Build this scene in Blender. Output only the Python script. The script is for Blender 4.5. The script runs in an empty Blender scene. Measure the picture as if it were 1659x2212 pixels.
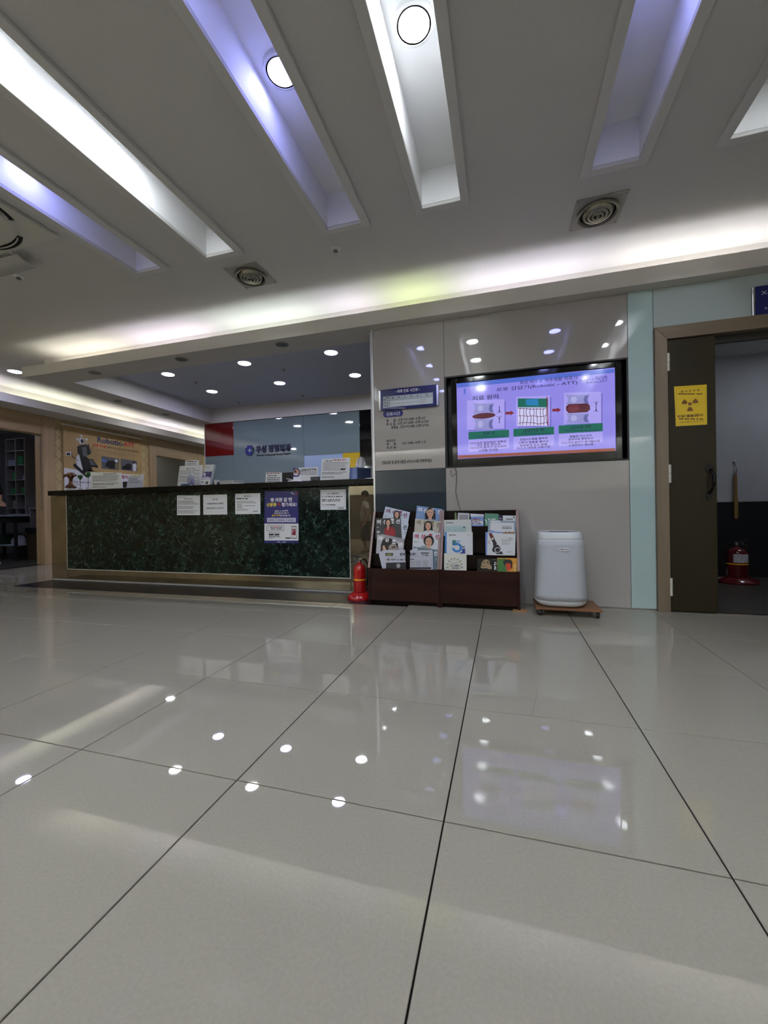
import bpy, bmesh, math, random
from mathutils import Vector, Matrix
random.seed(11)
SC = bpy.context.scene
COL = SC.collection

# ------------------------------------------------------------------ camera
F_PX, CX, CY, HC = 881.2, 829.5, 1106.0, 0.80        # focal length and centre in pixels of the 1659x2212 frame, eye height
PAN, PITCH, ROLL = 0.28436, -0.00424, -0.01632
_f = Vector((-math.sin(PAN) * math.cos(PITCH), math.cos(PAN) * math.cos(PITCH), math.sin(PITCH)))
_r = Vector((math.cos(PAN), math.sin(PAN), 0)); _u = _r.cross(_f)
RT = _r * math.cos(ROLL) + _u * math.sin(ROLL)
UP = -_r * math.sin(ROLL) + _u * math.cos(ROLL)
CAM = Vector((0, 0, HC))
cd = bpy.data.cameras.new('camera'); cam = bpy.data.objects.new('camera', cd); COL.objects.link(cam)
cd.sensor_fit = 'HORIZONTAL'; cd.sensor_width = 36.0; cd.lens = 36.0 * F_PX / 1659.0; cd.clip_start = 0.02
cam.matrix_world = Matrix.Translation(CAM) @ Matrix((RT, UP, -_f)).transposed().to_4x4()
SC.camera = cam

# ------------------------------------------------------------------ world, exposure
w = bpy.data.worlds.new('world'); SC.world = w; w.use_nodes = True
w.node_tree.nodes['Background'].inputs[0].default_value = (0.8, 0.85, 1, 1)
w.node_tree.nodes['Background'].inputs[1].default_value = 0.02
SC.view_settings.view_transform = 'Standard'; SC.view_settings.look = 'None'
SC.view_settings.gamma = 1; SC.view_settings.use_curve_mapping = False
SC.view_settings.exposure = 0.58
SLOT_W, SLOT_V, DOWN_E, COVE_E, TV_E, REAR_E = 104.0, 22.0, 116.0, 12.5, 0.58, 520.0   # lamp emission strengths

# ------------------------------------------------------------------ helpers
def ray(x, y): return RT * ((x - CX) / F_PX) - UP * ((y - CY) / F_PX) + _f
def U(x, y, ax, v):                                   # pixel -> point on the plane ax = v
    d = ray(x, y); i = 'xyz'.index(ax); return CAM + d * ((v - CAM[i]) / d[i])
def lin(c):
    c = c / 255.0
    return c / 12.92 if c <= 0.04045 else ((c + 0.055) / 1.055) ** 2.4
def rgb(c): return (lin(c[0]), lin(c[1]), lin(c[2]), 1)
MATS = {}
def mat(name, c, rough=0.5, metal=0.0, coat=0.0, emit=0.0, noise=None, bump=None, alpha=1, trans=0, spec=0.5, ior=1.5, stretch=(1, 1, 1)):
    if name in MATS: return MATS[name]
    m = bpy.data.materials.new(name); m.use_nodes = True; nt = m.node_tree; b = nt.nodes['Principled BSDF']
    col = rgb(c); b.inputs['Base Color'].default_value = col
    b.inputs['Roughness'].default_value = rough; b.inputs['Metallic'].default_value = metal
    b.inputs['Coat Weight'].default_value = coat; b.inputs['Coat Roughness'].default_value = 0.02
    b.inputs['Specular IOR Level'].default_value = spec; b.inputs['IOR'].default_value = ior
    b.inputs['Transmission Weight'].default_value = trans; b.inputs['Alpha'].default_value = alpha
    if emit: b.inputs['Emission Color'].default_value = col; b.inputs['Emission Strength'].default_value = emit
    if noise or bump:
        tc = nt.nodes.new('ShaderNodeTexCoord'); mp = nt.nodes.new('ShaderNodeMapping'); mp.inputs['Scale'].default_value = stretch
        nt.links.new(tc.outputs['Object'], mp.inputs['Vector'])
    if noise:
        n = nt.nodes.new('ShaderNodeTexNoise'); n.inputs['Scale'].default_value = noise[0]; n.inputs['Detail'].default_value = 6
        nt.links.new(mp.outputs['Vector'], n.inputs['Vector'])
        rp = nt.nodes.new('ShaderNodeValToRGB'); a = noise[1]
        rp.color_ramp.elements[0].position = 0.3; rp.color_ramp.elements[1].position = 0.7
        rp.color_ramp.elements[0].color = [max(0, x * (1 - a)) for x in col[:3]] + [1]
        rp.color_ramp.elements[1].color = [min(1, x * (1 + a)) for x in col[:3]] + [1]
        nt.links.new(n.outputs['Fac'], rp.inputs['Fac']); nt.links.new(rp.outputs['Color'], b.inputs['Base Color'])
    if bump:
        n = nt.nodes.new('ShaderNodeTexNoise'); n.inputs['Scale'].default_value = bump[0]; n.inputs['Detail'].default_value = 3
        nt.links.new(mp.outputs['Vector'], n.inputs['Vector'])
        bp = nt.nodes.new('ShaderNodeBump'); bp.inputs['Strength'].default_value = bump[1]; bp.inputs['Distance'].default_value = 0.002
        nt.links.new(n.outputs['Fac'], bp.inputs['Height']); nt.links.new(bp.outputs['Normal'], b.inputs['Normal'])
    MATS[name] = m; return m

class MB:                                             # mesh builder in world coordinates
    def __init__(s): s.v = []; s.f = []; s.m = []; s.cur = 0
    def add(s, vs, fs):
        o = len(s.v); s.v += [Vector(p) for p in vs]; s.f += [tuple(o + i for i in f) for f in fs]; s.m += [s.cur] * len(fs); return s
    def box(s, x0, y0, z0, x1, y1, z1):
        x0, x1 = sorted((x0, x1)); y0, y1 = sorted((y0, y1)); z0, z1 = sorted((z0, z1))
        return s.add([(x0,y0,z0),(x1,y0,z0),(x1,y1,z0),(x0,y1,z0),(x0,y0,z1),(x1,y0,z1),(x1,y1,z1),(x0,y1,z1)],
                     [(0,3,2,1),(4,5,6,7),(0,1,5,4),(1,2,6,5),(2,3,7,6),(3,0,4,7)])
    def quad(s, *p): return s.add(p, [tuple(range(len(p)))])
    def prism(s, pts, d):                             # polygon extruded by the vector d
        n = len(pts); d = Vector(d); pts = [Vector(p) for p in pts]
        nr = sum(((pts[i] - pts[0]).cross(pts[(i + 1) % n] - pts[0]) for i in range(1, n)), Vector())
        if nr.dot(d) > 0: pts = pts[::-1]
        return s.add(pts + [p + d for p in pts], [tuple(range(n)), tuple(range(2 * n - 1, n - 1, -1))] +
                     [(i, i + n, (i + 1) % n + n, (i + 1) % n) for i in range(n)])
    def lathe(s, prof, c=(0, 0, 0), n=24, ax='z', sx=1, sy=1):   # prof: (radius, height) pairs from bottom to top
        c = Vector(c); vs = []; fs = []
        for r, h in prof:
            for k in range(n):
                a = 2 * math.pi * k / n; x, y = r * math.cos(a) * sx, r * math.sin(a) * sy
                p = {'z': (x, y, h), 'y': (x, h, -y), 'x': (h, x, y)}[ax]
                vs.append(c + Vector(p))
        for j in range(len(prof) - 1):
            for k in range(n):
                k2 = (k + 1) % n; fs.append((j*n+k, j*n+k2, (j+1)*n+k2, (j+1)*n+k))
        if prof[0][0] > 1e-6: fs.append(tuple(range(n - 1, -1, -1)))
        if prof[-1][0] > 1e-6: fs.append(tuple((len(prof) - 1) * n + k for k in range(n)))
        return s.add(vs, fs)
    def tube(s, path, r, n=8):
        path = [Vector(p) for p in path]; rs = r if isinstance(r, (list, tuple)) else [r] * len(path); vs = []; fs = []
        up = Vector((0, 0, 1))
        for i, p in enumerate(path):
            t = (path[min(i + 1, len(path) - 1)] - path[max(i - 1, 0)]).normalized()
            a = up if abs(t.dot(up)) < 0.95 else Vector((1, 0, 0))
            e1 = t.cross(a).normalized(); e2 = e1.cross(t).normalized()
            for k in range(n):
                an = 2 * math.pi * k / n; vs.append(p + (e1 * math.cos(an) + e2 * math.sin(an)) * rs[i])
        for i in range(len(path) - 1):
            for k in range(n):
                k2 = (k + 1) % n; fs.append((i*n+k, (i+1)*n+k, (i+1)*n+k2, i*n+k2))
        fs.append(tuple(range(n))); fs.append(tuple((len(path) - 1) * n + k for k in range(n - 1, -1, -1)))
        return s.add(vs, fs)
    def ball(s, c, rx, ry=None, rz=None, n=12, m=8):
        ry = ry or rx; rz = rz or rx; c = Vector(c); vs = [c + Vector((0, 0, -rz))]; fs = []
        for j in range(1, m):
            b = -math.pi / 2 + math.pi * j / m
            for k in range(n):
                a = 2 * math.pi * k / n; vs.append(c + Vector((rx*math.cos(b)*math.cos(a), ry*math.cos(b)*math.sin(a), rz*math.sin(b))))
        vs.append(c + Vector((0, 0, rz))); T = len(vs) - 1
        for k in range(n):
            k2 = (k + 1) % n; fs.append((0, 1 + k2, 1 + k)); fs.append((T, 1 + (m-2)*n + k, 1 + (m-2)*n + k2))
            for j in range(m - 2): fs.append((1+j*n+k, 1+j*n+k2, 1+(j+1)*n+k2, 1+(j+1)*n+k))
        return s.add(vs, fs)
    def rot(s, piv, axis, ang, start=0):
        M = Matrix.Rotation(ang, 3, axis); piv = Vector(piv)
        for i in range(start, len(s.v)): s.v[i] = M @ (s.v[i] - piv) + piv
        return s
ORG = {}
def tag(o, label=None, cat=None, group=None, kind=None):
    if label: o['label'] = label
    if cat: o['category'] = cat
    if group: o['group'] = group
    if kind: o['kind'] = kind
    return o
def build(mb, name, m, parent=None, org=None, label=None, cat=None, group=None, kind=None, smooth=False, bevel=0.0, seg=2):
    if parent is not None: org = ORG[parent]
    elif org is None:
        xs = [p.x for p in mb.v]; ys = [p.y for p in mb.v]; zs = [p.z for p in mb.v]
        org = Vector(((min(xs) + max(xs)) / 2, (min(ys) + max(ys)) / 2, min(zs)))
    org = Vector(org)
    me = bpy.data.meshes.new(name); me.from_pydata([tuple(p - org) for p in mb.v], [], mb.f); me.update()
    for mm in (m if isinstance(m, (list, tuple)) else [m]): me.materials.append(mm)
    if any(mb.m): me.polygons.foreach_set('material_index', mb.m)
    if smooth:
        me.polygons.foreach_set('use_smooth', [True] * len(me.polygons)); me.set_sharp_from_angle(angle=math.radians(38))
    o = bpy.data.objects.new(name, me); COL.objects.link(o)
    if parent is not None: o.parent = parent
    else: o.location = org
    ORG[o] = org
    if bevel:
        b = o.modifiers.new('bevel', 'BEVEL'); b.width = bevel; b.segments = seg; b.limit_method = 'ANGLE'
        b.harden_normals = False
    return tag(o, label, cat, group, kind)
def thing(name, loc, label=None, cat=None, group=None, kind=None):
    o = bpy.data.objects.new(name, None); o.empty_display_size = 0.05; COL.objects.link(o); o.location = loc; ORG[o] = Vector(loc)
    return tag(o, label, cat, group, kind)
def dup(o, d, parent=None, label=None, group=None):   # copy of a thing, its parts and their sub-parts, moved by d
    c = o.copy(); COL.objects.link(c); c.parent = parent; ORG[c] = ORG[o] + Vector(d)
    if parent is None: c.location = o.location + Vector(d)
    if label: c['label'] = label
    if group: c['group'] = group
    for ch in [x for x in KIDS(o)]: dup(ch, (0, 0, 0), c)
    return c
def KIDS(o): return [x for x in COL.objects if x.parent == o]
def B(x0, y0, z0, x1, y1, z1): return MB().box(x0, y0, z0, x1, y1, z1)

# a drawing surface: flat print laid on a plane, given in photo pixels and turned into positions on that plane
PRINTS = []
class Sheet:
    def __init__(s, parent, o, n, up=(0, 0, 1), zoom=(0, 0, 1)):
        s.par = parent; s.o = Vector(o); s.n = Vector(n).normalized(); up = Vector(up)
        s.v = (up - s.n * up.dot(s.n)).normalized(); s.u = s.v.cross(s.n).normalized(); s.z = zoom; s.acc = {}; PRINTS.append(s)
    def p(s, x, y):
        x = s.z[0] + x / s.z[2]; y = s.z[1] + y / s.z[2]; d = ray(x, y)
        P = CAM + d * ((s.o - CAM).dot(s.n) / d.dot(s.n)) - s.o
        return (P.dot(s.u), P.dot(s.v))
    def W(s, a, b, l=1): return s.o + s.u * a + s.v * b + s.n * (0.0005 * l)
    def get(s, m): return s.acc.setdefault(m, {'mb': MB(), 'tx': []})
    def poly(s, pts, m, l=1, loc=False):
        q = [p if loc else s.p(*p) for p in pts]
        ar = sum(q[i][0] * q[(i + 1) % len(q)][1] - q[(i + 1) % len(q)][0] * q[i][1] for i in range(len(q)))
        if ar < 0: q = q[::-1]
        s.get(m)['mb'].quad(*[s.W(a, b, l) for a, b in q])
    def rect(s, x0, y0, x1, y1, m, l=1): s.poly([(x0, y0), (x1, y0), (x1, y1), (x0, y1)], m, l)
    def wrect(s, x0, x1, yc, h, m, l=1):              # a rectangle level on the sheet, middle height given at its middle
        a0 = s.p(x0, yc)[0]; a1 = s.p(x1, yc)[0]; xm = (x0 + x1) / 2; b1 = s.p(xm, yc - h / 2)[1]; b0 = s.p(xm, yc + h / 2)[1]
        s.poly([(a0, b0), (a1, b0), (a1, b1), (a0, b1)], m, l, True)
    def ell(s, x, y, rx, ry, m, l=1, n=20, a0=0, a1=360):
        c = s.p(x, y); e = abs(s.p(x + rx, y)[0] - c[0]); g = abs(s.p(x, y - ry)[1] - c[1])
        pts = [(c[0] + e * math.cos(math.radians(a0 + (a1 - a0) * k / n)), c[1] + g * math.sin(math.radians(a0 + (a1 - a0) * k / n))) for k in range(n + (a1 - a0 < 360))]
        s.poly(pts, m, l, True)
    def ring(s, x, y, rx, ry, t, m, l=1, n=24, a0=0, a1=360):
        c = s.p(x, y); e = abs(s.p(x + rx, y)[0] - c[0]); g = abs(s.p(x, y - ry)[1] - c[1])
        for k in range(n):
            b = [math.radians(a0 + (a1 - a0) * (k + j) / n) for j in (0, 1)]
            s.poly([(c[0] + e * f * math.cos(q), c[1] + g * f * math.sin(q)) for f, q in ((1, b[0]), (1, b[1]), (1 - t, b[1]), (1 - t, b[0]))], m, l, True)
    def line(s, pts, wpx, m, l=1):
        q = [s.p(*p) for p in pts]; wd = abs(s.p(pts[0][0] + wpx, pts[0][1])[0] - q[0][0]) / 2
        for a, b in zip(q, q[1:]):
            d = Vector((b[0] - a[0], b[1] - a[1])); L = d.length or 1; nx, ny = -d.y / L * wd, d.x / L * wd
            s.poly([(a[0] + nx, a[1] + ny), (b[0] + nx, b[1] + ny), (b[0] - nx, b[1] - ny), (a[0] - nx, a[1] - ny)], m, l, True)
    def text(s, t, x0, x1, yc, h, m, bold=0.0, l=2, depth=0, rot=0, y1=None):  # text fitted to a box of photo pixels
        if h / s.z[2] < 3.3 and any(ord(c) > 0x3000 for c in t):            # too small to read: one dash for each letter
            k = (x1 - x0) / len(t)
            for i, c in enumerate(t):
                if c != ' ': s.wrect(x0 + i * k, x0 + (i + .84) * k, yc, h * .8, m, l)
            return
        s.get(m)['tx'].append((t, x0, x1, yc, h, bold, l, depth, rot, y1))
    def lines(s, x0, x1, y0, y1, n, m, frac=0.5, l=1, rag=0.25, seed=1):     # small unreadable print: rows of short dashes
        rnd = random.Random(seed); dy = (y1 - y0) / n
        for k in range(n):
            yy = y0 + dy * (k + 0.5); x = x0; xe = x1 - (x1 - x0) * rag * rnd.random(); wd = dy * frac
            while x < xe:
                e = min(xe, x + wd * rnd.uniform(1.2, 4)); s.wrect(x, e, yy + (s.slope * (x - (x0 + x1) / 2)), wd, m, l); x = e + wd * 0.5
    slope = 0.0
def finish_prints():
    todo = []
    for s in PRINTS:
        for m, a in s.acc.items():
            for t in a['tx']:
                c = bpy.data.curves.new('t', 'FONT'); c.body = t[0]; c.size = 1; c.resolution_u = 2; c.offset = t[5]; c.extrude = 0
                o = bpy.data.objects.new('t', c); COL.objects.link(o); todo.append((s, m, t, o))
    bpy.context.view_layer.update(); dg = bpy.context.evaluated_depsgraph_get()
    for s, m, t, o in todo:
        me = bpy.data.meshes.new_from_object(o.evaluated_get(dg)); vs = [v.co.copy() for v in me.vertices]
        if not vs: continue
        fs = [tuple(p.vertices) for p in me.polygons]; _, x0, x1, yc, h, bd, l, dep, rot, y1 = t
        if rot: vs = [Vector((v.y, -v.x, 0)) if rot > 0 else Vector((-v.y, v.x, 0)) for v in vs]
        bx0 = min(v.x for v in vs); bx1 = max(v.x for v in vs); by0 = min(v.y for v in vs); by1 = max(v.y for v in vs)
        xm = (x0 + x1) / 2
        if y1 is None:
            A0 = s.p(x0, yc); A1 = s.p(x1, yc); L = (A0[0], s.p(xm, yc)[1]); R = (A1[0], L[1])
        else: L = s.p(x0, yc); R = s.p(x1, y1)
        hh = s.p(xm, yc - h / 2)[1] - s.p(xm, yc + h / 2)[1]
        ang = math.atan2(R[1] - L[1], R[0] - L[0]); ln = math.hypot(R[0] - L[0], R[1] - L[1]); ca, sa = math.cos(ang), math.sin(ang)
        out = []
        for v in vs:
            a = (v.x - bx0) / max(1e-6, bx1 - bx0) * ln; b = ((v.y - by0) / max(1e-6, by1 - by0) - 0.5) * hh
            out.append(s.W(L[0] + a * ca - b * sa, L[1] + a * sa + b * ca, l))
        mb = s.acc[m]['mb']
        if dep:
            n = len(out); ec = {}
            for f in fs:
                for i in range(len(f)):
                    e = (f[i], f[(i + 1) % len(f)]); ec[e] = 1
            side = [(e[1], e[0], e[0] + n, e[1] + n) for e in ec if (e[1], e[0]) not in ec]
            mb.add([p + s.n * dep for p in out] + out, fs + side)
        else: mb.add(out, fs)
    for s, m, t, o in todo: c = o.data; bpy.data.objects.remove(o); bpy.data.curves.remove(c)
    for s in PRINTS:
        for m, a in s.acc.items():
            if a['mb'].v: build(a['mb'], getattr(s, 'nm', 'print'), m, s.par, kind='stuff')

# ------------------------------------------------------------------ materials of the setting
m_ceil = mat('ceiling_paint', (196, 194, 191), 0.85, noise=(60, 0.02))
m_slot = mat('slot_paint', (237, 237, 237), 0.55)
m_trim = mat('slot_trim_paint', (200, 199, 196), 0.7)
m_fascia = mat('fascia_paint', (196, 192, 186), 0.7)
m_tray = mat('tray_paint', (176, 180, 190), 0.7)
m_grout = mat('grout', (22, 19, 16), 0.9, spec=.1)
m_tile = mat('polished_tile', (150, 145, 132), 0.02, noise=(130, 0.055), spec=0.62)
m_border = mat('dark_granite', (27, 29, 40), 0.3, noise=(220, 0.4), spec=.2)
m_warm = mat('warm_grey_glass', (168, 164, 160), 0.03, coat=0.3)
m_slate = mat('slate_glass', (52, 62, 70), 0.03, coat=0.3)
m_aqua = mat('pale_aqua_glass', (176, 199, 201), 0.03, coat=0.3)
m_aqua2 = mat('frosted_aqua_glass', (172, 184, 186), 0.18, coat=0.1)
m_core = mat('wall_core', (70, 70, 70), 0.7)
m_white = mat('white_paint', (205, 205, 203), 0.6)
m_wood = mat('oak_veneer', (172, 146, 112), 0.45, noise=(14, 0.14), stretch=(1, 1, 0.08))
m_woodh = mat('oak_veneer_level', (172, 146, 112), 0.45, noise=(14, 0.14), stretch=(1, 0.08, 1))
m_dframe = mat('door_frame_veneer', (118, 103, 84), 0.4, noise=(16, 0.16), stretch=(1, 1, 0.06))
m_dframeh = mat('door_frame_veneer_level', (118, 103, 84), 0.4, noise=(16, 0.16), stretch=(0.06, 1, 1))
m_black = mat('black_gloss', (6, 6, 7), 0.06)
m_blackm = mat('black_matte', (14, 14, 15), 0.5)
m_chrome = mat('chrome', (200, 200, 200), 0.15, metal=1)
m_steel = mat('brushed_steel', (170, 170, 170), 0.3, metal=1)
m_plastic = mat('white_plastic', (215, 215, 215), 0.35)

# ------------------------------------------------------------------ heights and planes (metres)
ZS, ZL, ZC, ZT, ZSL = 2.443, 2.565, 2.735, 2.70, 2.95      # soffit, lip top, ceiling, reception tray, slot top
YL, YC, YW, YB = 3.45, 3.70, 3.557, 6.33                   # lip front, cove back, feature wall, reception back wall
XE, XW, XLIP, XLW = -5.45, -1.13, -6.80, -7.25             # soffit end, feature wall edge, left cove lip, left wall

# ------------------------------------------------------------------ floor
floor = build(B(-10.6, -3.5, -0.10, 3.5, 9.2, -0.004), 'floor', m_grout, org=(0, 0, 0), kind='structure')
TS, TX, TY = 0.6187, -0.158, 1.041
tile_me = None
def floor_tile(x0, y0, x1, y1, m=None):
    g = 0.0020; mb = MB(); bv = 0.0012
    a, b, c, d = x0 + g, y0 + g, x1 - g, y1 - g
    mb.add([(a,b,-.004),(c,b,-.004),(c,d,-.004),(a,d,-.004),(a,b,-bv),(c,b,-bv),(c,d,-bv),(a,d,-bv),(a+bv,b+bv,0),(c-bv,b+bv,0),(c-bv,d-bv,0),(a+bv,d-bv,0)],
           [(0,1,5,4),(1,2,6,5),(2,3,7,6),(3,0,4,7),(4,5,9,8),(5,6,10,9),(6,7,11,10),(7,4,8,11),(8,9,10,11)])
    return mb
BX0, BX1, BY0, BY1 = -5.42, -1.13, 3.285, 3.70              # dark border slab in front of the counter
full = build(floor_tile(-TS / 2, -TS / 2, TS / 2, TS / 2), 'tile', m_tile, floor, org=(0, 0, 0)); first = True
def lay(x0, y0, x1, y1):
    x0, y0 = max(x0, XLW - .11), max(y0, -3.5); x1 = min(x1, 3.4)
    if x1 - x0 < .03 or y1 - y0 < .03: return
    if abs(x1 - x0 - TS) < 1e-4 and abs(y1 - y0 - TS) < 1e-4:
        global first
        if first: t = full; first = False
        else: t = full.copy(); COL.objects.link(t); t.parent = floor
        t.location = ((x0 + x1) / 2, (y0 + y1) / 2, 0); ORG[t] = Vector((0, 0, 0))
    else: build(floor_tile(x0, y0, x1, y1), 'tile', m_tile, floor)
for i in range(-12, 6):
    for j in range(-8, 14):
        x0, y0 = TX + i * TS, TY + j * TS; x1, y1 = x0 + TS, y0 + TS
        if y0 > 9.1: continue
        if x0 >= BX1 or (x1 > BX1 and y1 > YW): lay(x0, y0, x1, min(y1, YW + .05))          # before the feature wall
        elif x1 <= BX0: lay(x0, y0, x1, min(y1, 9.2))                                       # passage beside the counter
        elif y1 <= BY0: lay(x0, y0, x1, y1)
        else:
            lay(x0, y0, x1, min(y1, BY0))
            if x0 < BX0: lay(x0, max(y0, BY0), BX0, min(y1, 9.2))
floor_in = build(B(-5.3, 3.9, -0.004, -1.0, 9, 0.0), 'floor', mat('office_floor', (120, 116, 110), 0.3, noise=(4, .05)), kind='structure')
build(B(BX0 + .002, BY0 + .002, -0.004, BX1 - .002, BY1 + .3, 0.0005), 'border_slab', m_border, floor)
# thin crack across one tile
ck = MB(); cp = [U(x, y, 'z', 0.0004) for x, y in [(1137, 1428), (1147, 1455), (1158, 1480), (1160, 1500), (1153, 1525), (1149, 1546)]]
for a, b in zip(cp, cp[1:]): ck.quad(a, b, b + Vector((.002, 0, 0)), a + Vector((.002, 0, 0)))
for v in ck.v: v.z = 0.0004
build(ck, 'crack', mat('crack_dirt', (110, 104, 96), 0.6), floor)

# ------------------------------------------------------------------ ceiling with light slots
SL = [(-2.77, -2.53), (-2.105, -1.865), (-1.12, -0.88), (-0.467, -0.227), (0.51, 0.75), (1.17, 1.41)]
SY0, SY1 = -0.72, 2.575
mb = MB(); xs = [XLIP - 0.30]
for a, b in SL: xs += [a - .02, b + .02]
xs.append(3.45)
for k in range(0, len(xs), 2): mb.box(xs[k], SY0 - .02, ZC, xs[k + 1], SY1 + .02, ZC + 0.05)
mb.box(XLIP - 0.30, -1.9, ZC, 3.45, SY0 - .02, ZC + 0.05); mb.box(XLIP - 0.30, SY1 + .02, ZC, 3.45, YC, ZC + 0.05)
mb.box(XLIP - 0.30, YC, ZC, XE, 9.2, ZC + 0.05)
ceiling = build(mb, 'ceiling', m_ceil, org=(0, 0, ZC), kind='structure')
m_lamp_w = mat('lamp_white', (241, 248, 255), emit=SLOT_W); m_lamp_v = mat('lamp_violet', (160, 165, 255), emit=SLOT_V)
lamp0 = {}
WHERE = ['lavender slot beside the air conditioner', 'white slot ending at the counter vent', 'lavender slot between two white slots', 'white slot above the hours board', 'lavender slot ending at the television vent', 'white slot above the x-ray door']
for k, (a, b) in enumerate(SL):
    mb = MB(); t = 0.02
    mb.box(a - t, SY0 - t, ZC, a, SY1 + t, ZSL + t); mb.box(b, SY0 - t, ZC, b + t, SY1 + t, ZSL + t)
    mb.box(a, SY0 - t, ZC, b, SY0, ZSL + t); mb.box(a, SY1, ZC, b, SY1 + t, ZSL + t); mb.box(a, SY0, ZSL, b, SY1, ZSL + t)
    build(mb, 'light_slot', m_slot, ceiling)
    mb = MB(); f = 0.05; z0 = ZC - 0.022
    mb.box(a - f, SY0, z0, a, SY1 + f, ZC - .0005); mb.box(b, SY0, z0, b + f, SY1 + f, ZC - .0005); mb.box(a, SY1, z0, b, SY1 + f, ZC - .0005)
    build(mb, 'slot_trim', m_trim, ceiling, bevel=0.003)
    vio = k in (0, 2, 4); key = vio
    for q in range(4):
        c = Vector(((a + b) / 2, 1.78 - 0.68 * q, ZSL))
        lab = ('violet' if vio else 'white') + ' round lamp' + (' nearest the cove' if q == 0 else ' farther back') + ' in the ' + WHERE[k]
        if key not in lamp0:
            L = thing('slot_lamp', c, lab, 'lamp', 'slot lamps ' + str(k))
            build(MB().lathe([(0.088, -0.018), (0.092, -0.012), (0.092, -0.0005)], c, 32).lathe([(0.092, -0.0005), (0.076, -0.012), (0.076, -0.02), (0.088, -0.018)], c, 32), 'rim', m_plastic, L, smooth=True)
            build(MB().lathe([(0.0, -0.021), (0.06, -0.020), (0.0755, -0.016), (0.0755, -0.001)], c, 32), 'diffuser', m_lamp_v if vio else m_lamp_w, L, smooth=True)
            lamp0[key] = (L, c)
        else: dup(lamp0[key][0], c - lamp0[key][1], label=lab, group='slot lamps ' + str(k))

# ------------------------------------------------------------------ dropped soffit with coves, reception tray
mb = MB()
mb.box(XE, YL, ZS, 3.45, YL + 0.02, ZL)                      # lip
mb.box(XE, YL + 0.02, ZS, 3.45, YC, ZS + 0.02)               # underside over the feature wall
mb.box(XE, YL + 0.02, ZS + .02, XE + 0.02, YC, ZL)           # end
mb.box(XE, YC, ZS, -1.0, 3.78, ZC + .03)                     # front beam
mb.box(-1.0, YC, ZS + 0.02, 3.45, YC + 0.06, ZC)
mb.box(XE, 3.78, ZS, -5.08, 9.2, ZC + .03)                   # left beam
mb.box(-5.08, YB - .03, ZS, -1.0, YB + 0.2, ZC + .03)        # back beam
build(mb, 'ceiling_soffit', m_fascia, org=(-2, YL, ZS), kind='structure')
build(B(-5.08, 3.78, ZT, -1.0, YB - .03, ZT + 0.03), 'ceiling_tray', m_tray, kind='structure')
mb = MB(); mb.box(XLIP - 0.02, -3.5, ZS, XLIP, 9.2, ZL); mb.box(XLW - .02, -3.5, ZS, XLIP - .02, 9.2, ZS + .02); mb.box(XLIP - .30, -1.9, ZS + .02, XLIP - .28, 9.2, ZC)
build(mb, 'ceiling_soffit', m_fascia, org=(XLIP, 3, ZS), kind='structure')
tubes = [(-5.15, -4.05, (254, 250, 236)), (-4.0, -2.85, (246, 240, 255)), (-2.8, -1.65, (236, 248, 244)), (-1.6, -1.05, (242, 238, 255)), (-1.0, -0.45, (230, 248, 190)),
         (-0.4, 0.75, (240, 238, 255)), (0.8, 1.95, (250, 250, 252)), (2.0, 3.15, (240, 240, 255))]
def cove_tube(p0, p1, c, lab, k=1.0):
    m = mat('tube_%d_%d_%d' % c, c, emit=COVE_E * k); d = (p1 - p0).normalized()
    T = thing('cove_tube', (p0 + p1) / 2 - Vector((0, 0, .03)), lab, 'lamp', 'cove tubes')
    build(MB().tube([p0 + d * .03, p1 - d * .03], 0.014, 10), 'tube', m, T, smooth=True)
    for e0, e1 in ((p0, p0 + d * .03), (p1 - d * .03, p1)): build(MB().tube([e0, e1], .016, 10), 'end_cap', m_plastic, T, smooth=True)
    s = Vector((-d.y, d.x, 0)) * .02; mb = MB(); q0, q1 = p0, p1; h = Vector((0, 0, .016))
    mb.prism([q0 - s - h, q1 - s - h, q1 + s - h, q0 + s - h], (0, 0, -.019)); build(mb, 'batten', m_plastic, T)
for a, b, c in tubes:
    cove_tube(Vector((a, 3.56, ZS + .056)), Vector((b, 3.56, ZS + .056)), c, 'fluorescent tube hidden in the cove above the counter and television wall')
for k in range(9):
    cove_tube(Vector((XLIP - .13, 8.95 - 1.2 * k - 1.15, ZS + .056)), Vector((XLIP - .13, 8.95 - 1.2 * k, ZS + .056)), [(250, 253, 236), (246, 242, 255), (253, 250, 240)][k % 3], 'fluorescent tube hidden in the cove above the oak doors')

# ------------------------------------------------------------------ feature wall with glass panels
NX0, NX1, NZ0, NZ1 = -0.470, 0.940, 1.158, 1.948             # television niche
mb = MB(); y0, y1 = YW + .015, YC
mb.box(XW, y0, 0, NX0, y1, ZS); mb.box(NX1, y0, 0, 1.13, y1, ZS); mb.box(NX0, y0, 0, NX1, y1, NZ0); mb.box(NX0, y0, NZ1, NX1, y1, ZS); mb.box(NX0, y0 + .10, NZ0, NX1, y1, NZ1)
mb.box(XW, YC, 0, XW + 0.12, 6.5, ZS)
DX0, DX1, DZ = 1.195, 2.40, 2.045                            # x-ray door opening
mb.box(1.13, y0, 0, DX0 - .005, y1 + .03, ZS); mb.box(DX1, y0, 0, 3.45, y1 + .03, ZS); mb.box(DX0 - .005, y0, DZ, DX1, y1 + .03, ZS)
wall_back = build(mb, 'wall_back', m_core, org=(0, YW, 0), kind='structure')
g = 0.0015
def panel(x0, z0, x1, z1, m, y=YW): build(B(x0 + g, y, z0 + g, x1 - g, y + .014, z1 - g), 'glass_panel', m, wall_back, bevel=0.0012)
panel(XW + .012, 1.158, -0.475, ZS, m_warm); panel(XW + .012, 0.012, -0.475, 1.158, m_slate)
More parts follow.
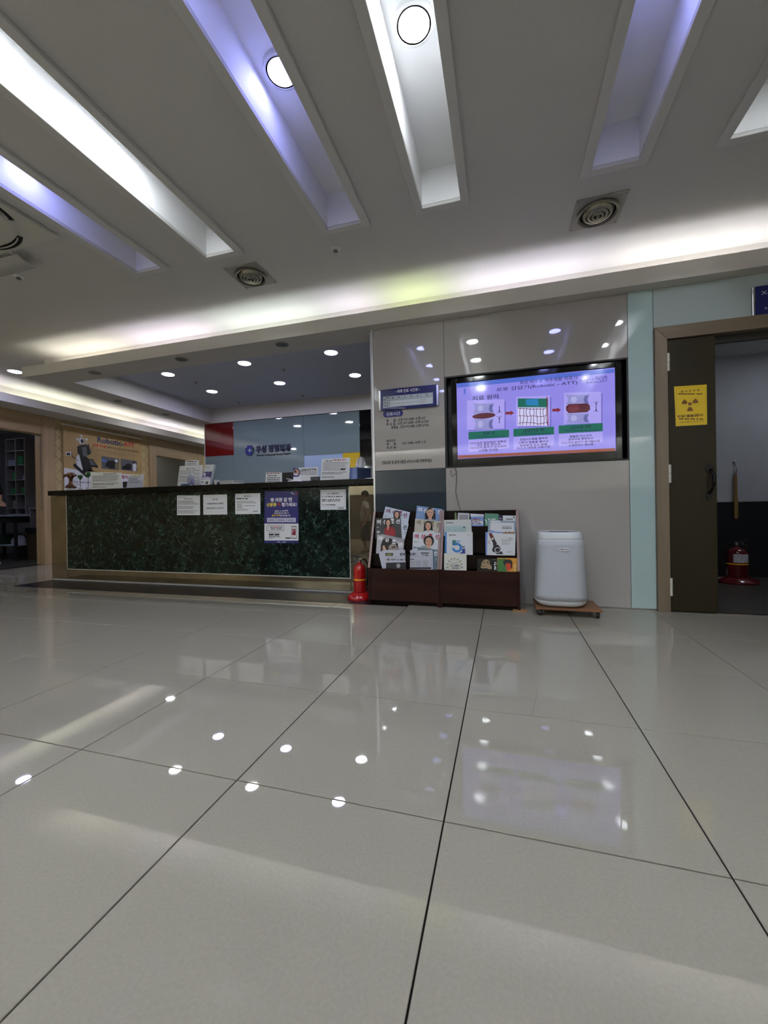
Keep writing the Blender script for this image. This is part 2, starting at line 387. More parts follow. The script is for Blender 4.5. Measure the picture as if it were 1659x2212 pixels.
panel(-0.475, NZ1, NX1, ZS, m_warm); panel(-0.475, 0.012, NX1, NZ0, m_warm)
panel(NX1, 0.012, 1.113, ZS, m_aqua); panel(1.113, 2.142, 2.48, ZS, m_aqua2); panel(2.48, .012, 3.40, ZS, m_aqua)
build(B(XW - .004, YW - .004, 0, XW + .012, YW + .03, ZS), 'corner_strip', mat('corner_metal', (225, 225, 228), 0.25, metal=.6), wall_back)
build(B(XW + .012, YW + .006, 0, 1.113, YW + .0149, .0118), 'base_strip', m_steel, wall_back)

# ------------------------------------------------------------------ x-ray room behind the door
m_xw = mat('xray_wall_paint', (160, 162, 164), 0.7, noise=(3, 0.06)); m_xd = mat('xray_dado', (26, 27, 29), 0.35, noise=(2, 0.3))
mb = MB(); mb.box(1.0, 5.46, .83, 3.5, 5.6, 2.8); mb.box(3.4, YC + .03, 0, 3.5, 5.46, 2.8); mb.box(1.0, YC + .03, 0, 1.1, 5.46, 2.8); wx = build(mb, 'wall_xray', m_xw, org=(2, 5.46, 0), kind='structure')
build(B(1.1, 5.44, 0, 3.4, 5.6, .83), 'dado_or_added_panel', m_xd, wx)
build(B(1.0, YC + .03, 2.45, 3.5, 5.6, 2.5), 'ceiling_xray', m_ceil, kind='structure')
build(B(1.1, YW + .02, -.004, 3.4, 5.46, 0.0), 'floor_xray', mat('xray_floor', (60, 56, 50), 0.4, noise=(5, .15)), kind='structure')
XL_ = thing('room_lamp', (2.9, 4.5, 2.45), 'dim square ceiling lamp inside the x-ray room', 'lamp')
build(B(2.75, 4.35, 2.435, 3.05, 4.65, 2.45), 'housing', m_plastic, XL_); build(B(2.77, 4.37, 2.43, 3.03, 4.63, 2.4349), 'diffuser', mat('lamp_xray', (235, 240, 255), emit=22.0), XL_)

# ------------------------------------------------------------------ reception back wall, left wall, far room, rear walls
mb = MB(); mb.box(-5.28, YB + .015, 0, -1.0, YB + .12, ZS); wall_rec = build(mb, 'wall_reception', m_core, org=(-3.2, YB, 0), kind='structure')
m_red = mat('red_glass', (104, 16, 20), 0.04, coat=.3); m_gl = mat('grey_green_glass', (108, 123, 124), 0.04, coat=.3)
m_pb = mat('pale_blue_panel', (150, 170, 196), 0.1); m_ye = mat('yellow_panel', (196, 164, 22), 0.15)
def rpanel(x0, z0, x1, z1, m, nm='glass_panel'): build(B(x0 + g, YB, z0 + g, x1 - g, YB + .014, z1 - g), nm, m, wall_rec, bevel=.0012)
rpanel(-5.28, 1.845, -4.665, ZS, m_red); rpanel(-5.28, 0, -4.665, 1.845, m_gl); rpanel(-4.665, 0, -3.26, ZS, m_gl)
rpanel(-3.26, 1.755, -2.245, ZS, m_gl); rpanel(-3.26, 0, -2.548, 1.755, m_pb); rpanel(-2.548, 0, -2.245, 1.765, m_ye); rpanel(-2.245, 0, -1.13, ZS, m_black)
build(B(-5.29, YB - .003, 0, -5.28, YB + .12, ZS), 'edge_strip', m_plastic, wall_rec)

m_paper = mat('quilted_wallpaper', (196, 174, 128), 0.6, noise=(30, .08)); m_seam = mat('quilt_seam', (150, 122, 80), 0.7)
mb = MB()
mb.box(XLW - .12, -3.5, 0, XLW, 3.30, ZS); mb.box(XLW - .12, 3.30, 2.13, XLW, 4.85, ZS); mb.box(XLW - .12, 4.85, 0, XLW, 7.12, ZS)
mb.box(XLW - .12, 7.12, 2.07, XLW, 8.42, ZS); mb.box(XLW - .12, 8.42, 0, XLW, 9.2, ZS)
wall_left = build(mb, 'wall_left', m_paper, org=(XLW, 4, 0), kind='structure')
build(B(XLW, 3.0, 2.135, XLW + .03, 4.86, ZS - .002), 'header_panel', m_woodh, wall_left, bevel=.002)
build(B(XLW - .14, 4.845, 0, XLW + .045, 5.03, ZS - .002), 'oak_post', m_wood, wall_left, bevel=.003)
build(B(XLW - .01, 6.955, 0, XLW + .04, 7.125, ZS - .002), 'oak_post', m_wood, wall_left, bevel=.003)
build(B(XLW - .005, 7.127, 2.07, XLW + .035, 8.40, ZS - .002), 'header_panel', m_woodh, wall_left, bevel=.002)
build(B(XLW - .01, 8.402, 0, XLW + .04, 8.55, ZS - .002), 'oak_post', m_wood, wall_left, bevel=.003)
build(B(XLW, 4.835, .9, XLW + .005, 4.8449, 2.1), 'strike_strip', m_steel, wall_left)
# quilt seams: raised diagonal welts
mb = MB(); s = 0.19; zt = ZS - .01
for k in range(-14, 24):
    for sg in (1, -1):
        pts = []
        ya = 5.04 + k * s
        for z in (0.9, zt):
            y = ya + sg * (z - 0.9) if sg == 1 else ya + (zt - z) - 0.4
            pts.append((y, z))
        (ya_, za), (yb_, zb) = pts
        def clip(y): return min(max(y, 5.035), 6.95)
        d = (yb_ - ya_) / (zb - za); lo, hi = sorted((za + (5.035 - ya_) / d, za + (6.95 - ya_) / d)); lo = max(lo, .9); hi = min(hi, zt)
        if hi - lo < .02: continue
        P = lambda z: Vector((XLW, ya_ + (z - za) * d, z)); w_ = Vector((0, .003, 0))
        mb.prism([P(lo) - w_, P(lo) + w_, P(hi) + w_, P(hi) - w_], (.0025, 0, 0))
build(mb, 'quilt_seam', m_seam, wall_left, kind='stuff')
# room behind the left door
m_rw = mat('room_grey_wall', (120, 120, 122), 0.7, noise=(20, .08))
mb = MB(); mb.box(-10.5, 6.25, 0, XLW - .12, 6.35, 2.6); mb.box(-10.6, 2.6, 0, -10.5, 6.35, 2.6); mb.box(-10.5, 2.5, 0, XLW - .12, 2.6, 2.6); build(mb, 'wall_store', m_rw, org=(-9, 6.25, 0), kind='structure')
build(B(-10.5, 2.6, 2.6, XLW, 6.35, 2.65), 'ceiling_store', m_ceil, kind='structure')
build(B(-10.5, 2.6, -.004, XLW - .01, 6.25, 0), 'floor_store', mat('store_floor', (74, 72, 68), .3, noise=(4, .1)), kind='structure')
build(B(-8.6, 6.9, 0, -8.5, 9.2, 2.4), 'wall_passage', mat('passage_wall', (205, 208, 205), .6), kind='structure')
build(B(-8.6, 6.7, 0, XLW - .12, 6.8, 2.4), 'wall_passage', MATS['passage_wall'], kind='structure')
build(B(-8.6, 6.7, 2.4, XLW - .02, 9.2, 2.42), 'ceiling_passage', m_ceil, kind='structure')
build(B(-8.6, 9.2, 0, -1.0, 9.3, 2.8), 'wall_far', MATS['passage_wall'], kind='structure')
PL = thing('room_lamp', (-8.0, 8.0, 2.40), 'round ceiling lamp in the passage behind the oak door', 'lamp')
build(MB().lathe([(.10, -.03), (.12, -.02), (.12, 0)], (-8, 8, 2.40), 24), 'diffuser', mat('lamp_passage', (255, 250, 240), emit=5), PL, smooth=True)
SLm = thing('room_lamp', (-9.0, 4.4, 2.60), 'square ceiling lamp in the dim store room', 'lamp')
build(B(-9.15, 4.25, 2.57, -8.85, 4.55, 2.60), 'diffuser', mat('lamp_store', (225, 232, 255), emit=14), SLm)
m_rear = mat('rear_wall_paint', (216, 214, 208), .6)
wr = build(B(-7.25, -3.6, 0, 3.5, -3.5, 2.8), 'wall_rear', m_rear, kind='structure')
build(B(-7.1, -3.4995, 0.001, 3.38, -3.47, 1.25), 'dado_or_added_panel', mat('rear_dimming_panel', (64, 56, 48), .5), wr)  # dark panel added out of view to dim the rear wall in reflections
mb = MB(); mb.box(XLIP, -1.57, ZS, 3.45, -1.55, ZL); mb.box(XLIP, -3.5, ZS, 3.45, -1.57, ZS + .02); mb.box(XLIP, -1.9, ZS + .02, 3.45, -1.88, ZC)
build(mb, 'ceiling_soffit', m_fascia, org=(-2, -1.55, ZS), kind='structure')
for k in range(8): cove_tube(Vector((-6.4 + 1.2 * k, -1.70, ZS + .056)), Vector((-5.25 + 1.2 * k, -1.70, ZS + .056)), (246, 250, 246), 'fluorescent tube hidden in the cove of the rear soffit')
build(B(-6.4, -3.26, ZS - .10, 3.3, -3.24, ZS - .0005), 'added_pelmet', m_fascia, kind='structure')  # unseen pelmet added to hide the fill tubes from glossy surfaces
for k in range(8): cove_tube(Vector((-6.3 + 1.2 * k, -3.36, ZS - .045)), Vector((-5.15 + 1.2 * k, -3.36, ZS - .045)), (248, 250, 252), 'fluorescent tube behind the pelmet washing the rear wall', 3.8)  # unseen fill tubes added to bounce frontal light off the rear wall
build(B(3.4, -3.5, 0, 3.5, YW, 2.8), 'wall_right', m_rear, kind='structure')

# ------------------------------------------------------------------ reception counter
YF = 3.706
def green_marble():
    m = bpy.data.materials.new('green_marble'); m.use_nodes = True; nt = m.node_tree; b = nt.nodes['Principled BSDF']
    tc = nt.nodes.new('ShaderNodeTexCoord'); N = nt.nodes.new; L = nt.links.new
    n1 = N('ShaderNodeTexNoise'); n1.inputs['Scale'].default_value = 9; n1.inputs['Detail'].default_value = 8; n1.inputs['Distortion'].default_value = 1.2; L(tc.outputs['Object'], n1.inputs['Vector'])
    mx = N('ShaderNodeMix'); mx.data_type = 'VECTOR'; mx.inputs[0].default_value = 0.12
    L(tc.outputs['Object'], mx.inputs[4]); L(n1.outputs['Color'], mx.inputs[5])
    def vein(sc, w, rnd):
        v = N('ShaderNodeTexVoronoi'); v.feature = 'DISTANCE_TO_EDGE'; v.inputs['Scale'].default_value = sc; L(mx.outputs[1], v.inputs['Vector'])
        r = N('ShaderNodeValToRGB'); r.color_ramp.elements[0].color = (1, 1, 1, 1); r.color_ramp.elements[1].color = (0, 0, 0, 1); r.color_ramp.elements[1].position = w; L(v.outputs['Distance'], r.inputs['Fac'])
        k = N('ShaderNodeTexNoise'); k.inputs['Scale'].default_value = rnd; L(tc.outputs['Object'], k.inputs['Vector'])
        q = N('ShaderNodeValToRGB'); q.color_ramp.elements[0].position = 0.5; q.color_ramp.elements[1].position = 0.68; L(k.outputs['Fac'], q.inputs['Fac'])
        mu = N('ShaderNodeMath'); mu.operation = 'MULTIPLY'; L(r.outputs['Color'], mu.inputs[0]); L(q.outputs['Color'], mu.inputs[1]); return mu
    a = vein(9, .035, 11); c = vein(22, .05, 17)
    ad = N('ShaderNodeMath'); ad.operation = 'MAXIMUM'; L(a.outputs[0], ad.inputs[0]); L(c.outputs[0], ad.inputs[1])
    base = N('ShaderNodeValToRGB'); e = base.color_ramp.elements; e[0].position = .35; e[0].color = rgb((5, 12, 10)); e[1].position = .74; e[1].color = rgb((22, 42, 37)); L(n1.outputs['Fac'], base.inputs['Fac'])
    fm = N('ShaderNodeMix'); fm.data_type = 'RGBA'; L(ad.outputs[0], fm.inputs[0]); L(base.outputs['Color'], fm.inputs[6]); fm.inputs[7].default_value = rgb((92, 118, 110))
    L(fm.outputs[2], b.inputs['Base Color']); b.inputs['Roughness'].default_value = .14; b.inputs['Specular IOR Level'].default_value = .2; return m
m_marble = green_marble()
m_stone = mat('polished_beige_stone', (124, 114, 96), 0.02, metal=.8, noise=(5, .22), coat=.3)
m_gran = mat('black_granite', (7, 7, 8), 0.2, spec=.12, noise=(110, .1))
_r = [n for n in m_gran.node_tree.nodes if n.type == 'VALTORGB'][0].color_ramp; _r.elements[0].position = .66; _r.elements[1].position = .73; _r.elements[0].color = rgb((7, 7, 8)); _r.elements[1].color = rgb((150, 150, 146))
m_silver = mat('silver_trim', (205, 205, 205), 0.3, metal=.5)
ct = thing('reception_counter', (-3.28, 3.9, 0), 'long reception counter faced with green marble framed in polished beige stone', 'counter')
build(B(-5.397, YF, .022, -5.140, 4.30, 1.042), 'end_panel', m_stone, ct, bevel=.003)
build(B(-1.430, YF, .022, -1.136, 4.30, 1.042), 'end_panel', m_stone, ct, bevel=.003)
build(B(-5.139, YF + .002, .022, -1.431, 4.28, .139), 'base_panel', m_stone, ct, bevel=.002)
build(B(-5.132, YF + .003, .148, -1.438, 4.28, 1.042), 'marble_panel', m_marble, ct)
build(B(-5.139, YF - .001, .139, -1.431, YF + .01, .148), 'trim', m_silver, ct)
build(B(-5.1395, YF - .001, .148, -5.132, YF + .01, 1.042), 'trim', m_silver, ct); build(B(-1.438, YF - .001, .148, -1.4305, YF + .01, 1.042), 'trim', m_silver, ct)
build(B(-5.39, YF + .012, 0.001, -1.14, 4.2, .022), 'kick_strip', mat('pale_kick', (170, 172, 176), .3), ct)
tb = B(-5.305, 3.61, 1.043, -1.137, 4.34, 1.100)
build(tb, 'countertop', m_gran, label='black speckled granite top of the reception counter', cat='countertop', bevel=.004)

# paper notices on the counter front
m_pap = mat('paper', (232, 234, 238), .6); m_ink = mat('ink', (30, 30, 38), .6); m_inkg = mat('grey_ink', (110, 110, 118), .6); m_navy = mat('navy_print', (28, 28, 112), .4)
m_yel = mat('yellow_print', (232, 206, 60), .5); m_redp = mat('red_print', (176, 30, 42), .5); m_wp = mat('white_print', (232, 232, 238), .5); m_lil = mat('lilac_print', (206, 206, 232), .5)
def flat_sheet(name, quad, y, m, label, cat='notice', th=.0012, zoom=(0, 0, 1), group=None):
    pts = [U(zoom[0] + x / zoom[2], zoom[1] + yy / zoom[2], 'y', y) for x, yy in quad]
    o = build(MB().prism(pts, (0, th, 0)), name, m, label=label, cat=cat, group=group)
    s = Sheet(o, (0, y, 1), (0, -1, 0), zoom=zoom); return o, s
YN = YF - .0005
ZA = (370, 1050, 8.295)
_, s = flat_sheet('notice_sheet', [(102, 168), (514, 166), (516, 520), (102, 522)], YN, m_pap, 'pale notice of faint small grey lines, taped nearest the counter end by the banner', zoom=ZA)
s.text('비급여 진료비 안내', 232, 380, 229, 18, m_inkg); s.lines(120, 260, 194, 210, 1, m_inkg, .5); s.lines(120, 495, 258, 335, 3, m_inkg, .42, seed=2); s.lines(120, 430, 355, 410, 2, m_inkg, .4, seed=3); s.lines(120, 485, 430, 496, 3, m_inkg, .4, seed=4)
_, s = flat_sheet('notice_sheet', [(572, 160), (998, 148), (1002, 508), (574, 514)], YN, m_pap, 'white notice with three short bold centred lines taped on green marble', zoom=ZA)
s.text('- 알 림 -', 720, 850, 236, 34, m_ink, .02); s.text('사생활 MRI영상CD 제출시', 638, 935, 314, 32, m_ink, .02); s.text('판독료비급여가 소요 됩니다', 628, 945, 396, 32, m_ink, .02)
_, s = flat_sheet('notice_sheet', [(1144, 138), (1594, 126), (1598, 498), (1146, 506)], YN, m_pap, 'white notice with a dense small table of print beside the navy poster', zoom=ZA)
s.text('비급여 진료 고지', 1303, 1425, 180, 20, m_ink); s.text('제증명수수료 비용 안내문', 1172, 1372, 226, 26, m_ink, .01); s.lines(1172, 1540, 262, 312, 2, m_ink, .35, seed=5); s.lines(1180, 1290, 315, 400, 5, m_ink, .4, seed=6); s.lines(1310, 1520, 340, 362, 1, m_inkg, .5, seed=7); s.lines(1172, 1390, 408, 440, 2, m_inkg, .45, seed=8); s.text('우성정형외과', 1462, 1552, 453, 14, m_ink)
ZB = (560, 1050, 6.381)
_, s = flat_sheet('notice_sheet', [(842, 54), (1193, 44), (1195, 324), (844, 328)], YN, m_pap, 'white framed notice beside the polished end panel of the counter', zoom=ZB)
for q in ([(858, 76), (1178, 70)], [(1178, 70), (1178, 284)], [(1178, 284), (858, 290)], [(858, 290), (858, 76)]): s.line(q, 2, m_inkg)
s.text('CCTV 촬영안내', 932, 1098, 103, 26, m_ink, .02); s.text('목  적 : 시설물 관리 및 화재예방을 위해', 870, 1148, 145, 18, m_ink); s.text('촬영장소 : 원 내부, 1층 입구와 복도', 868, 1118, 187, 17, m_ink); s.text('촬영시간 : 24시간 연속 촬영 및 녹화', 868, 1108, 206, 17, m_ink); s.text('책 임 : 병원장 477-5119', 872, 1052, 258, 17, m_ink); s.text('우성정형외과', 1088, 1170, 303, 14, m_ink, .02)
ZP = (560, 1050, 16.59)
_, s = flat_sheet('notice_poster', [(190, 185), (1395, 180), (1410, 2045), (185, 2045)], YN, m_navy, 'navy blue poster with white and yellow headline taped on green marble', 'poster', zoom=ZP)
s.text('병·의원 갈 땐', 410, 1175, 490, 150, m_wp, .03); s.text('신분증', 262, 622, 665, 140, m_yel, .035); s.text('꼭', 665, 768, 655, 130, m_redp, .04); s.text('챙기세요!', 800, 1335, 660, 145, m_wp, .03)
s.text('2024. 5. 20.부터', 555, 1030, 888, 62, m_wp, .03); s.text('건강보험으로 진료 시', 530, 1050, 968, 62, m_wp, .02); s.text('본인 여부', 452, 745, 1055, 72, m_yel, .03); s.text('를 확인합니다.', 755, 1130, 1055, 68, m_wp, .02)
s.text('함께해요', 1118, 1210, 248, 30, m_wp, .02); s.text('건강보험', 1178, 1270, 282, 28, m_wp, .02); s.ell(1330, 265, 36, 34, m_redp)
for a, b in ((283, 600), (612, 965), (978, 1308)): s.rect(a, 1138, b, 1294, m_lil); s.lines(a + 35, b - 35, 1165, 1270, 3, m_ink, .38, l=2, rag=.1, seed=a)
s.rect(186, 1345, 1408, 1950, m_pap)
for q in ([(285, 1415), (880, 1412)], [(885, 1415), (885, 1600)], [(880, 1602), (420, 1602)], [(360, 1602), (285, 1602)], [(272, 1415), (272, 1602)], [(360, 1602), (415, 1640)], [(415, 1640), (420, 1602)]): s.line(q, 14, m_inkg, 2)
s.text('모바일', 400, 510, 1475, 40, m_ink, .02); s.text('건강보험증', 525, 715, 1475, 42, m_redp, .03); s.text('으로도', 725, 830, 1475, 38, m_ink); s.text('본인확인이 가능합니다!', 410, 820, 1535, 40, m_ink, .01); s.ring(350, 1500, 24, 34, .2, m_inkg, 2)
s.lines(345, 760, 1655, 1695, 1, m_inkg, .5, l=2, seed=3)
for a, b in ((348, 520), (548, 722)): s.rect(a, 1712, b, 1770, m_ink, 2)
s.lines(352, 800, 1790, 1835, 1, m_ink, .6, l=2, seed=9); s.lines(352, 540, 1840, 1880, 1, m_inkg, .5, l=2, seed=10); s.rect(942, 1842, 1125, 1884, m_ink, 2)
s.rect(1148, 1436, 1340, 1884, m_ink, 2); s.rect(1160, 1462, 1328, 1860, m_wp, 3); s.rect(1180, 1535, 1310, 1760, mat('crimson_print', (140, 26, 52), .5), 4); s.rect(1196, 1570, 1285, 1585, m_lil, 5); s.rect(1196, 1612, 1226, 1640, m_wp, 5); s.rect(1180, 1500, 1310, 1512, m_redp, 4); s.ell(1244, 1818, 14, 12, m_ink, 4)
s.text('보건복지부   국민건강보험', 650, 960, 2008, 34, m_lil, .01)

# ------------------------------------------------------------------ fire extinguishers on red stands
m_fred = mat('red_enamel', (165, 18, 20), .18, coat=.5); m_fyel = mat('yellow_band', (226, 170, 30), .4); m_rubber = mat('black_rubber', (18, 18, 18), .5)
def stand_and_extinguisher(c, r, h, lab1, lab2, label_patch=False, ang=0.5, m_fred=m_fred):
    x, y = c; st = thing('extinguisher_stand', (x, y, 0), lab1, 'stand')
    build(MB().lathe([(1.9*r, 0), (1.95*r, .012), (1.85*r, .03), (1.25*r, .058), (1.17*r, .0625)], (x, y, 0), 36, sx=1.05), 'base', m_fred, st, smooth=True)
    z = .064; e = thing('fire_extinguisher', (x, y, z), lab2, 'extinguisher')
    build(MB().lathe([(r*.96, z), (r, z+.01), (r, z+h*.78), (r*.94, z+h*.86), (r*.72, z+h*.94), (r*.36, z+h*.985), (r*.30, z+h), (r*.30, z+h+.016)], (x, y, 0), 32), 'cylinder', m_fred, e, smooth=True)
    build(MB().lathe([(r*1.004, z+h*.42), (r*1.012, z+h*.423), (r*1.012, z+h*.463), (r*1.004, z+h*.466)], (x, y, 0), 32), 'band', m_fyel, e, smooth=True)
    zt = z + h + .016; ca, sa = math.cos(ang), math.sin(ang)
    def P(a, b, zz): return (x + a * ca - b * sa, y + a * sa + b * ca, zz)
    build(MB().lathe([(.013, zt), (.013, zt+.02), (.016, zt+.022), (.016, zt+.035)], (x, y, 0), 16), 'valve', m_steel, e, smooth=True)
    build(MB().tube([P(.01, 0, zt+.02), P(-.03, 0, zt+.016), P(-.085, 0, zt+.0)], [.009, .008, .006], 8), 'handle', m_rubber, e, smooth=True)
    build(MB().tube([P(.012, 0, zt+.036), P(-.03, 0, zt+.046), P(-.08, 0, zt+.064)], [.009, .008, .006], 8), 'lever', m_rubber, e, smooth=True)
    build(MB().tube([P(.008, -.016, zt+.026), P(.02, -.03, zt+.022)], [.011, .011], 12), 'gauge', m_chrome, e, smooth=True)
    ring = [P(-.038 + .014 * math.cos(t * .6283), -.012, zt + .02 + .014 * math.sin(t * .6283)) for t in range(11)]
    build(MB().tube(ring, .0016, 6), 'safety_pin', m_steel, e)
    build(MB().tube([P(.014, .005, zt+.02), P(.05, .01, zt+.02), P(r+.02, .015, zt-.03), P(r+.018, .02, z+h*.55), P(r+.014, .02, z+h*.2)], .008, 8), 'hose', m_rubber, e, smooth=True)
    if label_patch:
        mb = MB(); n = 12; a0, a1 = -math.pi/2 - .75, -math.pi/2 + .95; z0, z1 = z + h * .5, z + h * .78
        for k in range(n):
            b0 = a0 + (a1 - a0) * k / n; b1 = a0 + (a1 - a0) * (k + 1) / n; R = r * 1.008
            mb.quad((x+R*math.cos(b0), y+R*math.sin(b0), z0), (x+R*math.cos(b1), y+R*math.sin(b1), z0), (x+R*math.cos(b1), y+R*math.sin(b1), z1), (x+R*math.cos(b0), y+R*math.sin(b0), z1))
        build(mb, 'label_patch', mat('label_paper', (190, 190, 196), .5, noise=(60, .3)), e)
    return e
stand_and_extinguisher((-1.262, 3.50), .058, .255, 'red round stand on the dark floor border beside the magazine racks', 'red fire extinguisher with yellow band between counter and magazine rack', ang=.5)
xe = (2.29, 5.02); stand_and_extinguisher(xe, .088, .30, 'wide red stand on the floor inside the x-ray room', 'red fire extinguisher with white label inside the x-ray room', True, 2.5, mat('shaded_red_enamel', (84, 8, 12), .2, coat=.4))  # enamel red darkened in colour to imitate the room's dim light

# ------------------------------------------------------------------ magazine racks
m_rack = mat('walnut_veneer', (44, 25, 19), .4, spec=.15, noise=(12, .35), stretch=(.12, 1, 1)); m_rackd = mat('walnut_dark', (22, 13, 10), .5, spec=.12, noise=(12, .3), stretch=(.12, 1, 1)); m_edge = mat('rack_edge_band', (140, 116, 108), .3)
RY0, RZ0, RY1, RZ1 = 3.31, .305, 3.50, .780
RN = Vector((0, -(RZ1 - RZ0), RY1 - RY0)).normalized(); RS = Vector((0, RY1 - RY0, RZ1 - RZ0)).normalized()   # lean of the rack: normal and up-slope
def slope_y(z): return RY0 + (RY1 - RY0) * (z - RZ0) / (RZ1 - RZ0)
TZ = [RZ0, .425, .545, .655]                                   # top edges of the four tier boards
def rack(x0, x1, lab):
    r = thing('magazine_rack', ((x0 + x1) / 2, 3.42, 0), lab, 'magazine rack', 'pair of walnut magazine racks')
    t = .018
    for a in (x0, x1 - t):
        prof = [(RY0, .0), (RY0, RZ0 + .005), (RY1, RZ1 + .012), (RY1 + .028, RZ1 + .012), (3.535, .0)]
        build(MB().prism([(a, y, z) for y, z in prof], (t, 0, 0)), 'side_panel', m_rack, r, bevel=.0015)
        build(MB().prism([(a - .0005, RY0 - .0012, RZ0 + .006), (a + t + .0005, RY0 - .0012, RZ0 + .006), (a + t + .0005, RY1 - .0012, RZ1 + .012), (a - .0005, RY1 - .0012, RZ1 + .012)], RN * .0015), 'edge_band', m_edge, r)
    build(B(x0 + t, RY0 + .004, .035, x1 - t, RY0 + .020, RZ0), 'front_board', m_rack, r, bevel=.001)
    for k in (1, 2, 3):
        z = TZ[k]; y = slope_y(z) + .022
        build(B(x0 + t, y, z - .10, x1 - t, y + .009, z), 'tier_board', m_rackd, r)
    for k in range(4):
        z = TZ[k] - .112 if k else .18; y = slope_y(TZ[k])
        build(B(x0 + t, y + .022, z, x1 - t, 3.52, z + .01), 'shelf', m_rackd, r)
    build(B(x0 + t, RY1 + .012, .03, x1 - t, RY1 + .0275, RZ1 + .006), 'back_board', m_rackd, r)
    build(B(x0 + t, RY0 + .03, .002, x1 - t, RY0 + .045, .0345), 'plinth', m_rackd, r)
    return r
rack(-1.119, -.506, 'walnut magazine rack of women magazines and newspapers beside the extinguisher'); rack(-.503, .117, 'walnut magazine rack of health leaflets beside the air purifier')
build(B(.06, 3.295, .0005, .165, 3.36, .012), 'wood_shim', mat('pale_wood', (150, 112, 74), .6, noise=(10, .2)), label='small pale wood block on the floor by the rack foot', cat='wood block')

# printed matter standing in the racks; tier planes run parallel to the racks' lean
MN = Vector((0, -1, .15)).normalized()
def tierpt(k, back=0.0): z = TZ[k]; return Vector((0, slope_y(z) + .022 + (.006 if k else 0.010), z)) - MN * back
def booklet(quad, k, m, label, cat, zoom, back=0.0, th=.004, name=None, grp=None):
    O = tierpt(k, back); pts = []
    for x, y in quad:
        d = ray(zoom[0] + x / zoom[2], zoom[1] + y / zoom[2]); pts.append(CAM + d * ((O - CAM).dot(MN) / d.dot(MN)))
    lo = Vector((0, 0, 0))
    for i in (2, 3):                                            # carry the foot down behind the board of its own tier
        up = (pts[1] - pts[2]).normalized() if i == 2 else (pts[0] - pts[3]).normalized()
        pts[i] = pts[i] - up * .028
    o = build(MB().prism(pts, -MN * th), name or 'magazine', m, label=label, cat=cat, group=grp)
    s = Sheet(o, O, MN, zoom=zoom); s.slope = .0; return s
Z1 = (790, 1080, 9.217); Z2 = (950, 1090, 8.732)
m_skin = mat('print_skin', (205, 160, 136), .5); m_hair = mat('print_hair', (22, 18, 18), .5)
def face(s, x, y, w, h, hair=m_hair, longh=True, skin=m_skin, l=2):
    s.ell(x, y - h * .12, w * .68, h * .62, hair, l)
    if longh: s.poly([(x - w * .68, y - h * .1), (x + w * .68, y - h * .1), (x + w * .72, y + h * .75), (x - w * .72, y + h * .75)], hair, l)
    s.poly([(x - w * .18, y + h * .3), (x + w * .18, y + h * .3), (x + w * .24, y + h * .8), (x - w * .24, y + h * .8)], skin, l + 1)
    s.ell(x, y, w * .43, h * .5, skin, l + 2)
    for d in (-1, 1): s.ell(x + d * w * .18, y - h * .06, w * .08, h * .035, m_hair, l + 3); s.poly([(x + d * w * .08, y - h * .14), (x + d * w * .28, y - h * .15), (x + d * w * .28, y - h * .12), (x + d * w * .08, y - h * .115)], hair, l + 3)
    s.ell(x, y + h * .25, w * .13, h * .045, m_redp, l + 3)
    s.poly([(x - w * .03, y + h * .1), (x + w * .05, y + h * .1), (x, y + h * .02)], mat('print_shade', (170, 120, 100), .5), l + 3)
T4 = '여성조선'
def title(s, xs, ys, sz, m):
    for ch, x, y in zip(T4, xs, ys): s.text(ch, x - sz * .44, x + sz * .44, y, sz, m, .03, l=2)
c_blue = mat('cover_blue', (116, 146, 196), .3); c_pale = mat('cover_pale', (196, 204, 222), .3); c_dark = mat('cover_dark', (38, 40, 46), .3); c_beige = mat('cover_beige', (186, 180, 170), .3); c_white = mat('cover_white', (206, 212, 222), .3); c_teal = mat('cover_teal', (98, 122, 138), .3); c_grey = mat('cover_grey', (150, 150, 156), .3)
m_purp = mat('purple_print', (110, 22, 80), .5); m_khaki = mat('khaki_print', (120, 112, 84), .5); m_mag = mat('magenta_print', (176, 18, 70), .5)
G1 = 'women magazines in the rack'
s = booklet([(395, 130), (880, 245), (835, 500), (330, 385)], 3, c_pale, 'pale blue women magazine with purple title tilted in the top tier', 'magazine', Z1, grp=G1)
title(s, [448, 566, 690, 785], [222, 248, 268, 305], 92, m_purp); face(s, 620, 290, 95, 110); s.lines(375, 430, 308, 330, 1, m_inkg)
s = booklet([(1020, 115), (1530, 180), (1505, 430), (990, 390)], 3, c_blue, 'blue women magazine with white title and long haired cover portrait', 'magazine', Z1, grp=G1)
title(s, [1080, 1190, 1345, 1468], [195, 212, 212, 235], 92, m_wp); face(s, 1285, 265, 150, 160); s.lines(1030, 1080, 290, 305, 1, m_wp)
s = booklet([(440, 385), (855, 475), (775, 790), (400, 700)], 2, c_pale, 'pale magazine tucked behind the black covered one', 'magazine', Z1, .006, grp=G1); s.text('선', 745, 815, 545, 95, m_ink, .03); s.lines(770, 800, 620, 670, 2, m_inkg)
s = booklet([(200, 365), (690, 360), (715, 735), (190, 710)], 2, c_dark, 'black covered women magazine with portrait in a red jacket', 'magazine', Z1, grp=G1)
title(s, [262, 385, 530, 640], [438, 440, 420, 425], 92, m_wp)
m_rj = mat('print_red_jacket', (140, 14, 26), .5); s.poly([(375, 700), (370, 580), (440, 530), (530, 530), (585, 600), (590, 720), (375, 720)], m_rj, 2); face(s, 450, 455, 95, 110, l=3); s.poly([(425, 530), (475, 530), (432, 620)], m_skin, 4)
s.lines(222, 270, 540, 555, 1, m_wp, seed=4); s.lines(222, 300, 610, 665, 2, m_wp, seed=5)
